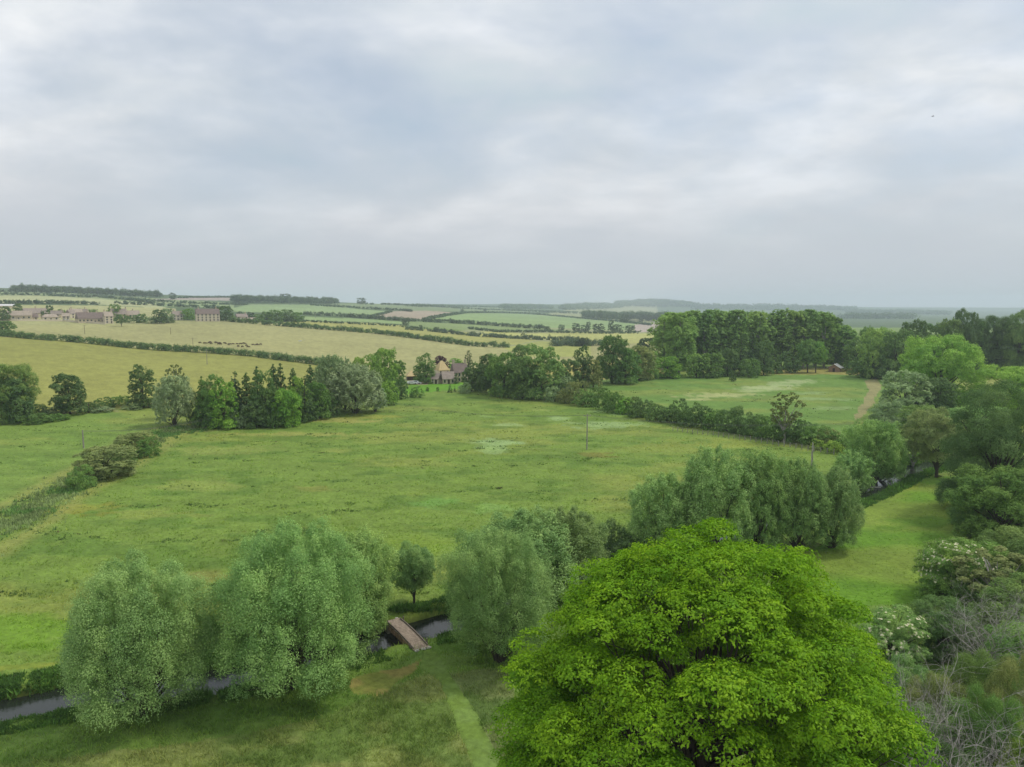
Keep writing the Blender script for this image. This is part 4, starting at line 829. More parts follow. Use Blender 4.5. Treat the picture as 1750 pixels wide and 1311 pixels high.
# ---------------------------------------------------------------- grass and weeds
def grass_mat():
    m = bpy.data.materials.new('grass_blades'); m.use_nodes = True; b = NB(m.node_tree); b.nt.nodes.clear(); a = b.n('ShaderNodeAttribute', attribute_name='Col')
    d = b.n('ShaderNodeBsdfDiffuse', i_Color=a.outputs['Color']); t = b.n('ShaderNodeBsdfTranslucent', i_Color=a.outputs['Color']); x = b.n('ShaderNodeMixShader'); x.inputs[0].default_value = .4
    b.l.new(d.outputs[0], x.inputs[1]); b.l.new(t.outputs[0], x.inputs[2]); o = b.n('ShaderNodeOutputMaterial'); b.l.new(x.outputs[0], o.inputs[0]); return m
M['grass'] = grass_mat()
def blades(name, x, y, hgt, wid, col, rng, lean=.5, per=3):
    z = gz(x, y); n = len(x); V = []; 
    x = np.repeat(x, per); y = np.repeat(y, per); z = np.repeat(z, per); hgt = np.repeat(hgt, per); wid = np.repeat(wid, per); col = np.repeat(col, per, 0); n = len(x)
    x = x+rng.normal(size=n)*wid*.8; y = y+rng.normal(size=n)*wid*.8; a = rng.uniform(0, 6.283, n); u = np.stack([np.cos(a), np.sin(a), np.zeros(n)], 1)*wid[:, None]*.5
    l = rng.normal(size=(n, 3))*lean; l[:, 2] = 1; l = l*hgt[:, None]*rng.uniform(.6, 1.2, (n, 1)); b = np.stack([x, y, z-.08], 1)
    V = np.stack([b-u, b+u, b+l+u*.25, b+l-u*.25], 1).reshape(-1, 3); c = np.concatenate([col*rng.uniform(.82, 1.2, (n, 1)), np.ones((n, 1))], 1)
    o = obj(name, npmesh(name, V, np.arange(4*n).reshape(-1, 4), M['grass'], {'Col': ('FACE', 'FLOAT_COLOR', c)})); return tag(o, kind='stuff')
def spread(n, d0, d1, rng, pxr=(-60, 1810)):
    az_ = rng.uniform(float(ray(pxr[0], 1000)[0])*1.08, float(ray(pxr[1], 1000)[0])*1.08, n); t = 1/(1/d0+(1/d1-1/d0)*rng.random(n)); return t*np.sin(az_), t*np.cos(az_)
rng = np.random.default_rng(3)
x, y = spread(150000, 44, 235, rng); z = gz(x, y); c, tf, mw = gcol(x, y, z); D = np.hypot(x, y); rd = pdist(x, y, RIVW)
k = (tf > 0) & (rng.random(len(x)) < .25+.75*tf) & (rd > 2.9); x, y, c, D, tf, rd = x[k], y[k], c[k], D[k], tf[k], rd[k]
rough = tf > .7
blades('meadow_grass', x, y, (.13+.14*tf)*(1+.5*rng.random(len(x)))*np.where(D < 75, 1.15, .9), np.clip(D/710*.9, .06, .3), c*1.6*np.where((rng.random(len(x)) < .08)[:, None], np.array([1.35, 1.15, 1.15]), 1), rng, .55, 2)
# dark clumps of dock, nettle and rush in the big meadow
x, y = spread(110000, 70, 330, rng); z = gz(x, y); px_, py_ = topix(x, y, z); n1 = fbm(x/16+3, y/6, 91, 4); n2 = fbm(x/5, y/2.2, 95, 3); c, tf, mw = gcol(x, y, z)
dd_ = pdist(x, y, DIT)
w = sstep(.50, .60, n1)*sstep(.50, .64, n2)*(tf > .4); k = (rng.random(len(x)) < w*1.15-.22) & (pdist(x, y, RIVW) > 4) & (mw == 0); x, y, c = x[k], y[k], c[k]; D = np.hypot(x, y); n = len(x)
col = np.array([.105, .175, .050])[None]*rng.uniform(.8, 1.35, (n, 1)); sel = rng.random(n) < .06; col[sel] = np.array([.16, .13, .06])
blades('weed_clumps', x, y, rng.uniform(.14, .32, n), np.clip(D/710*1.2, .15, .8), col, rng, .8, 4)
# rank growth of the stream banks
L = RIVW; t = rng.random(44000)*(len(L)-1.001); i = t.astype(int); f = (t-i)[:, None]; seg = L[i]*(1-f)+L[i+1]*f; d = L[i+1]-L[i]; d = d/np.linalg.norm(d, axis=1)[:, None]; nr = np.stack([-d[:, 1], d[:, 0]], 1)
o_ = (2.5+rng.random(len(t))**.8*2.9)*np.where(rng.random(len(t)) < .5, -1, 1); p_ = seg+nr*o_[:, None]; x, y = p_[:, 0], p_[:, 1]; D = np.hypot(x, y); z = gz(x, y); q_, r_ = topix(x, y, z)
k = (D > 44) & (q_ > -80) & (q_ < 1800) & ~((q_ > 655) & (q_ < 750) & (r_ > 1045) & (r_ < 1125)); x, y, D = x[k], y[k], D[k]; n = len(x); o_ = o_[k]
nb_ = fbm(x/3, y/3, 17, 3); col = np.where((nb_ > .5)[:, None], np.array([.135, .26, .050]), np.array([.105, .205, .045]))*rng.uniform(.75, 1.35, (n, 1)); edge = np.abs(o_) < 2.5
blades('bank_plants', x, y, rng.uniform(.12, .55, n)*(.35+1.3*fbm(x/1.7, y/1.7, 23, 3))*np.where(np.abs(o_) > 4.4, .7, 1)*(1+.5*(nb_ > .58)), np.clip(D/710*1.6, .12, .6), col, rng, .38, 4)
# ditch reeds
L = DIT; t = rng.random(3400)*(len(L)-1.001); i = t.astype(int); f = (t-i)[:, None]; seg = L[i]*(1-f)+L[i+1]*f; p_ = seg+rng.normal(size=(len(t), 2))*2.3; x, y = p_[:, 0], p_[:, 1]; D = np.hypot(x, y); n = len(x)
nb_ = fbm(x/5, y/5, 19, 3); col = np.where((nb_ > .66)[:, None], np.array([.24, .30, .12]), np.where((nb_ > .46)[:, None], np.array([.18, .23, .09]), np.array([.12, .21, .06])))*rng.uniform(.7, 1.35, (n, 1))
blades('ditch_reeds', x, y, rng.uniform(.3, .65, n), np.clip(D/710*1.4, .15, .6), col*1.45, rng, .3, 4)
# ---------------------------------------------------------------- built things
M['stone'] = mat('honey_stone', (.52, .44, .31), .9, .18, 1.2); M['stone2'] = mat('pale_stone', (.62, .54, .41), .9, .15, 1.2); M['drystone'] = mat('dry_stone', (.30, .27, .21), .95, .45, 3.5, bump=.8)
M['roof'] = mat('stone_slate_roof', (.29, .235, .195), .9, .22, .8); M['roofb'] = mat('brown_tiled_roof', (.19, .145, .125), .9, .2, .8); M['rooft'] = mat('tan_slate_roof', (.38, .31, .24), .9, .2, .8)
M['thatch'] = mat('new_thatch', (.52, .40, .20), .95, .15, 1.5); M['glass'] = mat('window_glass', (.03, .035, .04), .15, .2, 1, spec=.6); M['frame'] = mat('painted_frame', (.46, .43, .37), .6, .08, 2)
M['white'] = mat('white_paint', (.75, .75, .73), .5, .05, 1); M['rust'] = mat('rust_boards', (.36, .22, .16), .8, .2, 2); M['tin'] = mat('pale_metal_roof', (.62, .60, .58), .5, .08, 1); M['dkwall'] = mat('dark_boarding', (.07, .05, .04), .85, .25, 2)
M['tyre'] = mat('tyre', (.02, .02, .02), .8, .1, 1); M['hide'] = mat('brown_hide', (.055, .025, .014), .8, .3, 1.5); M['wire'] = mat('cable', (.10, .10, .10), .6, .1, 1)
M['deck'] = mat('bridge_planks', (.36, .28, .215), .85, .35, 2.2, bump=.4, vscale=(1, 3, 1)); M['side'] = mat('bridge_side_timber', (.40, .26, .17), .85, .4, 2)
def face(x, y): return -math.atan2(x, y)
def house(px, by, wpx, hpx, eave, depth, rot, wm, rm, label, chim=(), win=(1, 3), roof='gable', dz=0, cat='house', name='house', D=None, gwin=0, door=True):
    x, y, z = P(px, by) if D is None else AT(px, D); z = float(gz(x, y)[0])+dz; f = y*math.cos(PITCH)-(z-H)*math.sin(PITCH); mpp = f/F
    w = wpx*mpp/2; h = hpx*mpp; e = h*eave; d = depth/2; r = empty(name, (x, y, z), face(x, y)+R(rot)); tag(r, label, cat)
    wb = MB().box(-w, w, -d, d, -1.5, e)
    if roof == 'gable': wb.add([(-w, -d, e), (-w, d, e), (-w, 0, h-.12)], [(0, 2, 1)]).add([(w, -d, e), (w, d, e), (w, 0, h-.12)], [(0, 1, 2)])
    wb.build('wall', M[wm], r); o = .35; rb = MB()
    k = (h-e)/d; lo = e-o*k; xr = w+o*.6 if roof == 'gable' else w-d*.55
    A = [(-w-o*.6, -d-o, lo), (w+o*.6, -d-o, lo), (w+o*.6, d+o, lo), (-w-o*.6, d+o, lo), (-xr, 0, h), (xr, 0, h)]
    if roof != 'gable': A[4] = (-max(xr, .3), 0, h); A[5] = (max(xr, .3), 0, h)
    up = [(p[0], p[1], p[2]+.18) for p in A]
    rb.add(A+up, [(0, 4, 5, 1), (2, 5, 4, 3), (6, 7, 11, 10), (8, 9, 10, 11), (0, 1, 7, 6), (2, 3, 9, 8), (1, 2, 8, 11, 7) if roof == 'gable' else (1, 2, 8, 7), (3, 0, 6, 10, 9) if roof == 'gable' else (3, 0, 6, 9)] + ([] if roof == 'gable' else [(7, 8, 11), (9, 6, 10), (1, 5, 2), (3, 4, 0)]))
    ro = rb.build('roof', M[rm], r)
    for c in chim:
        cx_ = c*w; MB().box(cx_-.5, cx_+.5, -.4, .4, h-1.0, h+1.5).box(cx_-.6, cx_+.6, -.5, .5, h+1.5, h+1.7).tube([(cx_-.22, 0, h+1.7), (cx_-.22, 0, h+2.1)], .15, 8).tube([(cx_+.22, 0, h+1.7), (cx_+.22, 0, h+2.1)], .15, 8).build('chimney', M['stone'], ro)
    rows_, cols = win
    for i in range(rows_):
        for j in range(cols):
            wx = -w+2*w*(j+.5)/cols; wz = e*(i+.55)/rows_; hh = min(.65, e/rows_*.28); ww = min(.6, w/cols*.4)
            if door and i == 0 and j == cols//2:
                MB().box(wx-.5, wx+.5, -d-.06, -d+.02, .0, 2.0).build('door', M['dkwall'], r); continue
            fo = MB().box(wx-ww-.1, wx+ww+.1, -d-.05, -d+.02, wz-hh-.1, wz+hh+.1).build('window', M['frame'], r)
            MB().box(wx-ww, wx+ww, -d-.08, -d-.045, wz-hh, wz+hh).build('pane', M['glass'], fo)
    for i in range(gwin):
        wz = e*(i+.55)/max(1, gwin)
        for sy in (-d*.45, d*.45):
            fo = MB().box(w-.02, w+.05, sy-.55, sy+.55, wz-.7, wz+.7).build('window', M['frame'], r); MB().box(w+.045, w+.08, sy-.45, sy+.45, wz-.6, wz+.6).build('pane', M['glass'], fo)
    return r
# village on the hill
house(33, 546.5, 37, 15, .50, 9, -6, 'stone', 'rooft', 'long low house with a tan roof at the left end of the village', (), (1, 5))
house(60, 543, 34, 16, .5, 9, 18, 'stone', 'roof', 'grey-brown roofed house behind the long low tan one', (.1,), (2, 3))
house(56, 546.5, 14, 10, .5, 7, 10, 'stone', 'roofb', 'small dark roofed cottage right of the long low tan house', (), (1, 2))
house(86, 547.5, 24, 10.5, .55, 9, 8, 'stone2', 'rooft', 'pale bungalow with a hipped roof behind the village wall', (), (1, 3), 'hip')
house(98, 543, 18, 12, .5, 8, -25, 'stone', 'roof', 'brown roofed house behind the pale bungalow', (.8,), (2, 2))
house(113, 547.5, 11, 12, .6, 8, 0, 'stone2', 'rooft', 'narrow pale gabled cottage left of the long barn', (), (2, 2))
house(121, 543.5, 10, 14, .55, 8, 30, 'stone2', 'roof', 'gabled cottage with a chimney behind the narrow pale one', (0,), (2, 1))
house(130, 541, 18, 13, .5, 9, 10, 'stone', 'rooft', 'roof rising behind the left end of the long barn', (-.7,), (1, 3))
house(140, 540.5, 18, 12, .5, 8, -20, 'stone', 'roof', 'brown roof behind the middle of the long barn', (.6,), (1, 2))
house(157, 551.5, 45, 17.5, .42, 10, 14, 'stone', 'roofb', 'long dark-roofed barn at the front of the village', (-.2, .35), (1, 8), gwin=1, cat='barn', name='barn')
house(185, 552.5, 13, 19.5, .62, 9, 12, 'stone2', 'rooft', 'tall pale gabled house joined to the right end of the long barn', (-.8, .8), (3, 2), gwin=2)
house(203, 545, 24, 17, .5, 11, 0, 'stone', 'roof', 'big pinkish-grey roofed house behind the spreading tree', (.9,), (2, 4))
house(225, 545, 24, 14, .5, 10, -10, 'stone2', 'rooft', 'pale house right of the pinkish-grey roof, partly behind trees', (.2,), (2, 3))
house(303, 547, 16, 15, .55, 8, 12, 'stone2', 'roof', 'pale gabled house between the pale tree and the bright green tree', (-.6,), (2, 3), gwin=1)
house(355, 549, 37, 21, .60, 10, 6, 'stone2', 'roofb', 'three-storey pale stone house with a long brown roof', (-.75, .75), (3, 6), gwin=2)
house(413, 546, 18, 9.5, .5, 8, 15, 'stone2', 'roof', 'low house right of the large village tree', (.7,), (1, 3))
house(430, 549, 13, 6, .5, 7, 5, 'stone', 'rooft', 'small low house at the right end of the village', (), (1, 2))
house(10, 527, 26, 7, .6, 12, 2, 'stone2', 'tin', 'long pale farm shed on the hill above the village', (), (1, 1), cat='shed', name='farm_shed', door=False)
# farm by the meadow
house(785, 652, 24, 31, .55, 7.5, 14, 'stone', 'roofb', 'farmhouse with a dark purple-brown roof and chimneys at both ends', (-.85, .85), (2, 4))
house(765, 655, 20, 19.5, .45, 7, 8, 'stone', 'roof', 'lower brown-roofed wing left of the farmhouse', (), (1, 3))
house(748, 655, 13, 17, .5, 6, -30, 'stone2', 'roof', 'small gabled cottage left of the lower farm wing', (), (2, 2))
house(755, 641, 18, 24, .42, 7.5, 20, 'stone2', 'thatch', 'building with a tall new yellow thatched hipped roof', (), (1, 3), 'hip', cat='thatched house')
house(703, 649, 15, 15, .5, 6.5, 5, 'dkwall', 'thatch', 'dark boarded barn with a tan hipped roof left of the birch-like tree', (), (1, 1), 'hip', cat='barn', name='barn')
house(684, 651, 9, 10, .5, 4, 0, 'stone', 'thatch', 'small low tan-roofed outbuilding at the left of the farm', (), (1, 1), 'hip', cat='outbuilding', name='outbuilding', door=False)
# hut in the right meadow: gable end to the camera, overhanging pale roof
def hut(px, by, label):
    x, y, z = P(px, by); z = float(gz(x, y)[0]); r = empty('hut', (x, y, z), face(x, y)+R(-12)); tag(r, label, 'hut'); w, d, e, h = 2.6, 3, 2.4, 4.0
    MB().box(-w, w, -d, d, -.3, e).add([(-w, -d, e), (w, -d, e), (0, -d, h-.1)], [(0, 1, 2)]).add([(-w, d, e), (w, d, e), (0, d, h-.1)], [(1, 0, 2)]).build('wall', M['rust'], r)
    for s in (-1, 1):
        MB().add([(0, -d-.6, h+.05), (s*(w+.9), -d-.6, e-.45), (s*(w+.9), d+.6, e-.45), (0, d+.6, h+.05), (0, -d-.6, h+.25), (s*(w+.9), -d-.6, e-.25), (s*(w+.9), d+.6, e-.25), (0, d+.6, h+.25)],
                 [(0, 1, 2, 3), (7, 6, 5, 4), (0, 4, 5, 1), (1, 5, 6, 2), (2, 6, 7, 3)] if s < 0 else [(3, 2, 1, 0), (4, 5, 6, 7), (1, 5, 4, 0), (2, 6, 5, 1), (3, 7, 6, 2)]).build('roof', M['tin'], r)
    MB().box(-.6, .6, -d-.05, -d+.02, 0, 2.0).build('door', M['dkwall'], r)
hut(1427, 635, 'small reddish wooden hut with a pale overhanging roof in front of the poplar wood')
house(1718, 630, 7, 11, .5, 4, 30, 'white', 'rust', 'tiny white gabled building under the large cedar', (), (1, 1), cat='outbuilding', name='outbuilding', door=False)
# village wall
def wall_run(pts, h, t, m, name, label, cope=None, zoff=-.4):
    W3 = [np.array(P(*p)) for p in pts] if len(pts[0]) == 2 else [np.array(p) for p in pts]; b = MB(); o = W3[0].copy(); cb = MB(); rr = random.Random(3)
    for a, c in zip(W3[:-1], W3[1:]):
        n = max(1, int(np.linalg.norm(c-a)/2)); u = unit((c-a)*np.array([1, 1, 0])); nr = np.array([-u[1], u[0], 0])*t/2
        for i in range(n):
            p, q = a+(c-a)*i/n-o, a+(c-a)*(i+1)/n-o; hh = np.array([0, 0, h]); lo = np.array([0, 0, zoff])
            b.add([p-nr+lo, q-nr+lo, q+nr+lo, p+nr+lo, p-nr+hh, q-nr+hh, q+nr+hh, p+nr+hh], [(3, 2, 1, 0), (4, 5, 6, 7), (0, 1, 5, 4), (1, 2, 6, 5), (2, 3, 7, 6), (3, 0, 4, 7)])
    e = empty(name, o); tag(e, label, 'wall'); b.build('stonework', M[m], e)
    if cope:
        for a, c in zip(W3[:-1], W3[1:]):
            n = int(np.linalg.norm(c-a)/.22); u = unit((c-a)*np.array([1, 1, 0])); nr = np.array([-u[1], u[0], 0])
            for i in range(n):
                p = a+(c-a)*(i+.5)/n-o; s = .1; k = rr.uniform(.8, 1.1)*(t/2+.05); hh = rr.uniform(.10, .2); A = [p+u*sx*s+nr*sy*k+np.array([0, 0, h+zz]) for zz in (.003, hh) for sx, sy in ((-1, -1), (1, -1), (1, 1), (-1, 1))]
                cb.add(A, [(3, 2, 1, 0), (4, 5, 6, 7), (0, 1, 5, 4), (1, 2, 6, 5), (2, 3, 7, 6), (3, 0, 4, 7)])
        cb.build('coping', M['drystone'], e)
    return e
wall_run([(-20, 548), (30, 548.5), (72, 548.7), (108, 549), (140, 551.5), (180, 554.5)], 1.5, .5, 'stone2', 'stone_wall', 'long low pale stone wall along the front of the village')
a_ = PZ(1664, 1294, 3.05); b_ = PZ(1770, 1322, 3.05); wall_run([(a_[0], a_[1], 0), (b_[0], b_[1], 0)], 2.9, .7, 'drystone', 'stone_wall', 'dry stone wall with upright coping stones at the bottom right edge', True, -.6)
# footbridge
def bridge():
    A = np.array(PZ(671, 1058, .25)); B = np.array(PZ(721, 1109, .15)); d = (B-A)[:2]; Ln = float(np.hypot(*d)); mid = (A+B)/2; r = empty('footbridge', (mid[0], mid[1], .12), math.atan2(d[1], d[0]))
    tag(r, 'weathered wooden plank footbridge over the narrow stream', 'footbridge'); rr = random.Random(2); n = int(Ln/.2); dk = MB(); hw = .86
    def arch(x): return .16*(1-(2*x/Ln)**2)
    for i in range(n):
        x0 = -Ln/2+i*Ln/n; x1 = x0+Ln/n-.05; z = arch((x0+x1)/2)+rr.uniform(-.008, .008); j = rr.uniform(-.05, .05); dk.box(x0, x1, -hw+j, hw+j, z, z+.07)
    dk.build('deck', M['deck'], r)
    for s in (-1, 1):
        sb = MB(); m = 10
        for i in range(m):
            x0 = -Ln/2+.9+i*(Ln-1.8)/m; x1 = x0+(Ln-1.8)/m; za = arch(x0); zb = arch(x1); y0, y1 = sorted((s*(hw-.12), s*(hw+.02)))
            for lo, hi in ((-.14, -.004), (-.62, -.48)): sb.add([(x0, y0, za+lo), (x1, y0, zb+lo), (x1, y1, zb+lo), (x0, y1, za+lo), (x0, y0, za+hi), (x1, y0, zb+hi), (x1, y1, zb+hi), (x0, y1, za+hi)], [(3, 2, 1, 0), (4, 5, 6, 7), (0, 1, 5, 4), (2, 3, 7, 6), (1, 2, 6, 5), (3, 0, 4, 7)])
            sb.box(x0+.1, x0+.45, y0+.02*s, y1-.02*s, za-.475, za-.145)
        sb.build('side_beam', M['side'], r)
        kb = MB(); kb.tube([(-Ln/2+.3, s*(hw-.1), arch(Ln/2-.3)+.14), (-Ln/4, s*(hw-.1), arch(Ln/4)+.14), (0, s*(hw-.1), arch(0)+.14), (Ln/4, s*(hw-.1), arch(Ln/4)+.14), (Ln/2-.3, s*(hw-.1), arch(Ln/2-.3)+.14)], .085, 6); kb.build('kerb_rail', M['wood'], r)
        for ex in (-1, 1): MB().tube([(ex*(Ln/2-.8), s*(hw+.06), -.9), (ex*(Ln/2-.8), s*(hw+.06), .55)], .07, 7).build('post', M['wood'], r)
    for ex in (-1, 1): MB().box(min(ex*(Ln/2-.9), ex*(Ln/2+.1)), max(ex*(Ln/2-.9), ex*(Ln/2+.1)), -hw-.1, hw+.1, -1.5, -.08).build('abutment', M['drystone'], r)
    for q, yy in enumerate((-.6, .1, .7)): MB().tube([(Ln/2+.16, yy-.25, .03), (Ln/2+.16, yy+.05, .05), (Ln/2+.18, yy+.25, .02)], [.11, .16, .09], 6).build('end_stone', M['frame'], r)
    MB().tube([(-Ln/2-.12, .35, .04), (-Ln/2-.12, .65, .05)], [.13, .1], 6).build('end_stone', M['frame'], r)
bridge()
# utility poles and cables
def pole(px, by, ty, label, arm=True, rad=.14, name='utility_pole', cat='utility pole', m='poleW', a0=None):
    x, y, z = P(px, by); z = float(gz(x, y)[0]); d = math.hypot(x, y); h = H+d*float(ray(px, ty)[1])-z; e = empty(name, (x, y, z), R(8) if a0 is None else a0); tag(e, label, cat)
    MB().tube([(0, 0, -.5), (0, 0, h*.5), (0, 0, h)], [rad*1.15, rad, rad*.75], 8).build('pole', M[m], e)
    if arm:
        MB().box(-.9, .9, -.06, .06, h-.45, h-.32).build('crossarm', M[m], e)
        for s in (-.8, 0, .8): MB().tube([(s, 0, h-.32 if s else h), (s, 0, h-.15 if s else h+.15)], .05, 6).build('insulator', M['frame'], e)
    return np.array([x, y, z+h])
M['greywood'] = mat('grey_weathered_wood', (.30, .275, .24), .9, .2, 3)
g1 = pole(1003, 768, 708, 'wooden utility pole standing in the middle of the big meadow', m='greywood')
g2 = pole(576, 706, 664, 'utility pole in front of the silver-grey willow', m='greywood', rad=.17)
g3 = pole(425, 727, 695, 'grey utility pole in front of the dark plantation', m='poleW')
g4 = pole(143, 766, 735, 'pale pole standing in the left meadow beyond the hawthorn bushes', False, m='greywood', rad=.17)
g5 = pole(354, 623, 597, 'pale utility pole in front of the long clipped hedge', m='greywood'); g6 = pole(145, 571, 556, 'thin dark pole in the tan field below the long barn'); g7 = pole(330, 594, 577, 'faint pole in the tan field left of the cattle', rad=.12)
g8 = pole(292, 572, 560, 'faint pole in the tan field below the dark village tree', rad=.12); pole(152, 706, 690, 'thin post among the scrub right of the dark round tree', False); pole(459, 549, 537, 'pole in front of the round copse', rad=.2, m='greywood')
pole(539, 544, 535, 'far pole right of the round copse', False, .25, m='greywood')
def cable(a, b, sag, label):
    tb = MB(); a = np.array(a); b = np.array(b)
    u = unit((b-a)*np.array([1, 1, 0])); nr = np.array([-u[1], u[0], 0])
    for s in (-.7, .7):
        pts = [nr*s+(b-a)*t-np.array([0, 0, sag*4*t*(1-t)+.2]) for t in np.linspace(0, 1, 13)]; tb.tube(pts, .022, 4, False)
    o = tb.build('power_cable', M['wire'], None, tuple(a)); tag(o, label, 'cable')
cable(g2, g3, 1.5, 'pair of overhead cables in front of the dark plantation'); cable(g3, g4, 2, 'pair of overhead cables running over the left meadow to the pale pole')
cable(g1, np.array([*AT(1600, 185)[:2], 9.5]), 2.2, 'pair of overhead cables from the meadow pole to the trees on the right'); cable(g1, g2, 3, 'pair of overhead cables crossing the big meadow')
# snag by the right end of the hedge
def snag():
    x, y, z = P(1387, 800); z = float(gz(x, y)[0]); e = empty('dead_tree', (x, y, z)); tag(e, 'bare grey dead tree trunk at the meadow edge left of the stream willows', 'dead tree')
    MB().tube([(0, 0, -.3), (.05, 0, 1.5), (-.05, 0, 3.2), (.08, 0, 4.4), (0, 0, 5.6)], [.26, .22, .17, .15, .04], 8).build('trunk', M['palebark'], e, smooth=True)
    MB().tube([(0, 0, 3.2), (.3, 0, 3.9), (.35, .1, 4.3)], [.08, .06, .02], 6).tube([(-.02, 0, 4.2), (-.3, 0, 4.8)], [.06, .015], 6).build('branches', M['palebark'], e)
    x, y, z = P(1383, 806); o = MB().tube([(0, 0, 0), (-.5, .1, .9), (-.9, .2, 1.7)], [.09, .08, .03], 6).build('fallen_branch', M['frame'], None, (x, y, float(gz(x, y)[0]))); tag(o, 'short pale broken branch leaning at the foot of the dead trunk', 'branch')
snag()
x, y, z = P(1494, 827); tag(MB().tube([(-1.4, 0, .05), (0, .1, .12), (1.3, 0, .08)], [.10, .12, .08], 7).build('log', M['frame'], None, (x, y, WZ+.05)), 'pale log lying across the stream beside the reeds', 'log')
# fences
def fence(pts, n, h, rails, label, m='greywood', wr=False, name='rail_fence'):
    W3 = [np.array(P(*p)) for p in pts]; cum = [0]+list(np.cumsum([np.linalg.norm(b-a) for a, b in zip(W3[:-1], W3[1:])])); o = W3[0]; e = empty(name, o); tag(e, label, 'fence'); pp = []
    for i in range(n):
        s = cum[-1]*i/(n-1); q = np.array([np.interp(s, cum, [w_[k] for w_ in W3]) for k in range(3)]); q[2] = float(gz(q[0], q[1])[0]); pp.append(q-o); MB().box(q[0]-o[0]-.07, q[0]-o[0]+.07, q[1]-o[1]-.07, q[1]-o[1]+.07, q[2]-o[2]-.3, q[2]-o[2]+h+.1).build('post', M[m], e)
    for r_ in rails: MB().tube([q+np.array([0, -.09, h*r_]) for q in pp], .018 if wr else .065, 4).build('wire' if wr else 'rail', M[m], e)
fence([(393, 729), (410, 728), (426, 726)], 7, 1.2, (.4, .7, 1), 'pale post and rail fence at the foot of the plantation', 'frame')
fence([(1150, 736), (1230, 747), (1310, 759), (1390, 772), (1425, 777)], 30, 1.2, (.4, .7, 1), 'thin wire fence with wooden posts along the diagonal hedge', wr=True, name='wire_fence')
fence([(238, 692), (262, 692)], 5, 1.1, (.5, 1), 'short rail fence at the foot of the column-shaped tree', 'frame')
# cars in the village
def car(px, by, rot, label, L_=4.4):
    x, y, z = P(px, by); z = float(gz(x, y)[0]); e = empty('parked_car', (x, y, z), face(x, y)+R(rot)); tag(e, label, 'car', None); l = L_/2
    MB().add([(-l, -.85, .35), (l, -.85, .35), (l, .85, .35), (-l, .85, .35), (-l, -.85, .95), (l*.95, -.85, .85), (l*.95, .85, .85), (-l, .85, .95), (-l*.85, -.7, 1.45), (l*.25, -.7, 1.45), (l*.25, .7, 1.45), (-l*.85, .7, 1.45), (l*.5, -.82, .93), (l*.5, .82, .93)],
             [(3, 2, 1, 0), (0, 1, 5, 12, 4), (2, 3, 7, 13, 6), (1, 2, 6, 5), (3, 0, 4, 7), (8, 9, 10, 11), (4, 12, 9, 8), (13, 7, 11, 10), (12, 13, 10, 9), (7, 4, 8, 11), (5, 6, 13, 12)]).build('body', M['white'], e)
    MB().box(-l*.7, l*.2, -.80, .80, 1.0, 1.35).build('windows', M['glass'], e)
    for sx in (-.62, .62):
        for sy in (-.8, .8): MB().tube([(sx*l, sy-.1, .33), (sx*l, sy+.1, .33)], .33, 12).build('wheel', M['tyre'], e)
car(24, 547.5, 5, 'white car parked left in front of the long low tan-roofed house'); car(32, 547.6, 175, 'white car parked right in front of the long low tan-roofed house'); car(115, 548.6, 20, 'white car parked in front of the narrow pale gabled cottage', 4.8)
car(704, 657, 10, 'pale car parked on the gravel in front of the farm, at its left'); car(712, 656.5, -15, 'pale car parked on the farm gravel nearest the birch-like tree')
# cattle
def cow_mesh():
    me = bpy.data.meshes.new('cow'); bm_v = [(0, 0, 1.05), (-.75, 0, 1.12), (.6, 0, 1.1), (.95, 0, 1.15), (1.3, 0, .75), (1.55, 0, .35), (-.85, .2, .6), (-.8, .2, .05), (-.85, -.2, .6), (-.8, -.2, .05), (.62, .2, .6), (.62, .2, .05), (.62, -.2, .6), (.62, -.2, .05), (-1.0, 0, .95), (-1.02, 0, .4)]
    ed = [(0, 1), (0, 2), (2, 3), (3, 4), (4, 5), (1, 6), (6, 7), (1, 8), (8, 9), (2, 10), (10, 11), (2, 12), (12, 13), (1, 14), (14, 15)]; rad = [.40, .33, .36, .24, .17, .10, .12, .06, .12, .06, .11, .06, .11, .06, .05, .03]
    me.from_pydata(bm_v, ed, []); o = bpy.data.objects.new('cow', me); COL.objects.link(o); md = o.modifiers.new('skin', 'SKIN')
    for v_, r_ in zip(me.skin_vertices[0].data, rad): v_.radius = (r_, r_*1.1)
    me.skin_vertices[0].data[0].use_root = True; o.modifiers.new('s', 'SUBSURF').levels = 1
    dg = bpy.context.evaluated_depsgraph_get(); nm = bpy.data.meshes.new_from_object(o.evaluated_get(dg)); bpy.data.objects.remove(o); nm.materials.clear(); nm.materials.append(M['hide']); nm.name = 'cow'; return nm
cm = cow_mesh(); cr = random.Random(9)
CW = [(342, 587.3), (349, 588), (352, 588.3), (357, 587.5), (359.5, 586.5), (361, 588.6), (368, 586.8), (370, 587.5), (375, 588), (374, 589.5), (377, 589.2), (383, 587.8), (386, 588.5), (391, 590), (393, 589.6), (398, 589.5), (405, 589.4), (411, 589.2), (416, 588.2), (418.5, 588.8), (421, 592), (424, 594.5), (407, 593.5), (414, 594), (433, 590.8), (438, 590.8), (440, 590.2), (445, 590.2)]
for i, (a, b) in enumerate(CW):
    x, y, z = P(a, b); o = obj('cow', cm, None, (x, y, float(gz(x, y)[0]))); o.rotation_euler.z = cr.choice([0, math.pi])+cr.uniform(-.6, .6); s = cr.uniform(.8, .95); o.scale = (s, s, s)
    lb = {0: 'brown cow farthest left of the herd', 27: 'brown cow farthest right of the herd', 21: 'brown cow nearest the hedge, below the middle of the herd'}.get(i, 'brown cow grazing in the herd in the tan field')
    tag(o, lb, 'cow', 'brown cattle grazing in a loose line')
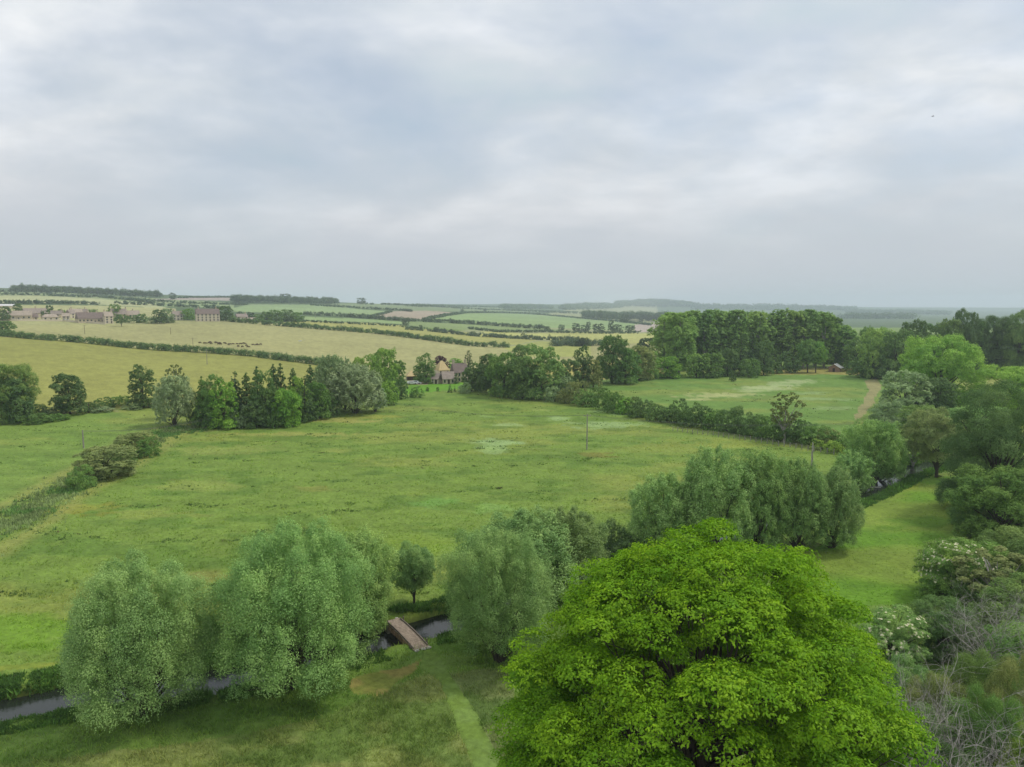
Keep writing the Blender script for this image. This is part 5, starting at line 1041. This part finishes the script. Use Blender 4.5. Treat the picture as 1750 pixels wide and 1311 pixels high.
x, y, z = P(513, 583.3); tag(MB().add([(-1.2, -.35, 0), (1.2, -.35, 0), (1.2, .35, 0), (-1.2, .35, 0), (-1.3, -.45, .6), (1.3, -.45, .6), (1.3, .45, .6), (-1.3, .45, .6), (-1.1, -.3, .35), (1.1, -.3, .35), (1.1, .3, .35), (-1.1, .3, .35)],
     [(3, 2, 1, 0), (0, 1, 5, 4), (1, 2, 6, 5), (2, 3, 7, 6), (3, 0, 4, 7), (4, 5, 9, 8), (5, 6, 10, 9), (6, 7, 11, 10), (7, 4, 8, 11), (8, 9, 10, 11)]).build('trough', M['white'], None, (x, y, float(gz(x, y)[0]))), 'small white trough alone in the large tan field', 'trough')
# bird
a, t = ray(1594, 199); bx, by_ = 140*math.sin(float(a)), 140*math.cos(float(a)); bz = H+140*float(t)
bb = MB().tube([(-.2, 0, 0), (-.1, 0, .0), (.05, 0, .01), (.17, 0, .03), (.24, 0, .03)], [.01, .045, .055, .03, .006], 7).add([(-.08, 0, .02), (.07, 0, .02), (.02, .28, .10), (-.06, .48, .05), (-.07, .25, .09), (0, 0, .035)], [(0, 1, 2, 4), (4, 2, 3), (5, 4, 2)]).add([(-.08, 0, .02), (.07, 0, .02), (.02, -.28, .10), (-.06, -.48, .05), (-.07, -.25, .09), (0, 0, .035)], [(4, 2, 1, 0), (3, 2, 4), (2, 4, 5)])
tag(bb.build('bird', M['tyre'], None, (bx, by_, bz)), 'tiny dark bird flying in the grey sky on the right', 'bird')
# ---------------------------------------------------------------- haze
hzb = MB().box(-9900, 9900, -120, 9950, -40, 190)
hm = bpy.data.materials.new('haze'); hm.use_nodes = True; b = NB(hm.node_tree); b.nt.nodes.clear()
v = b.n('ShaderNodeVolumePrincipled'); v.inputs['Color'].default_value = (.80, .90, 1, 1); v.inputs['Density'].default_value = .00016; v.inputs['Anisotropy'].default_value = .2
o = b.n('ShaderNodeOutputMaterial'); b.l.new(v.outputs[0], o.inputs['Volume'])
tag(hzb.build('haze', hm), kind='stuff')
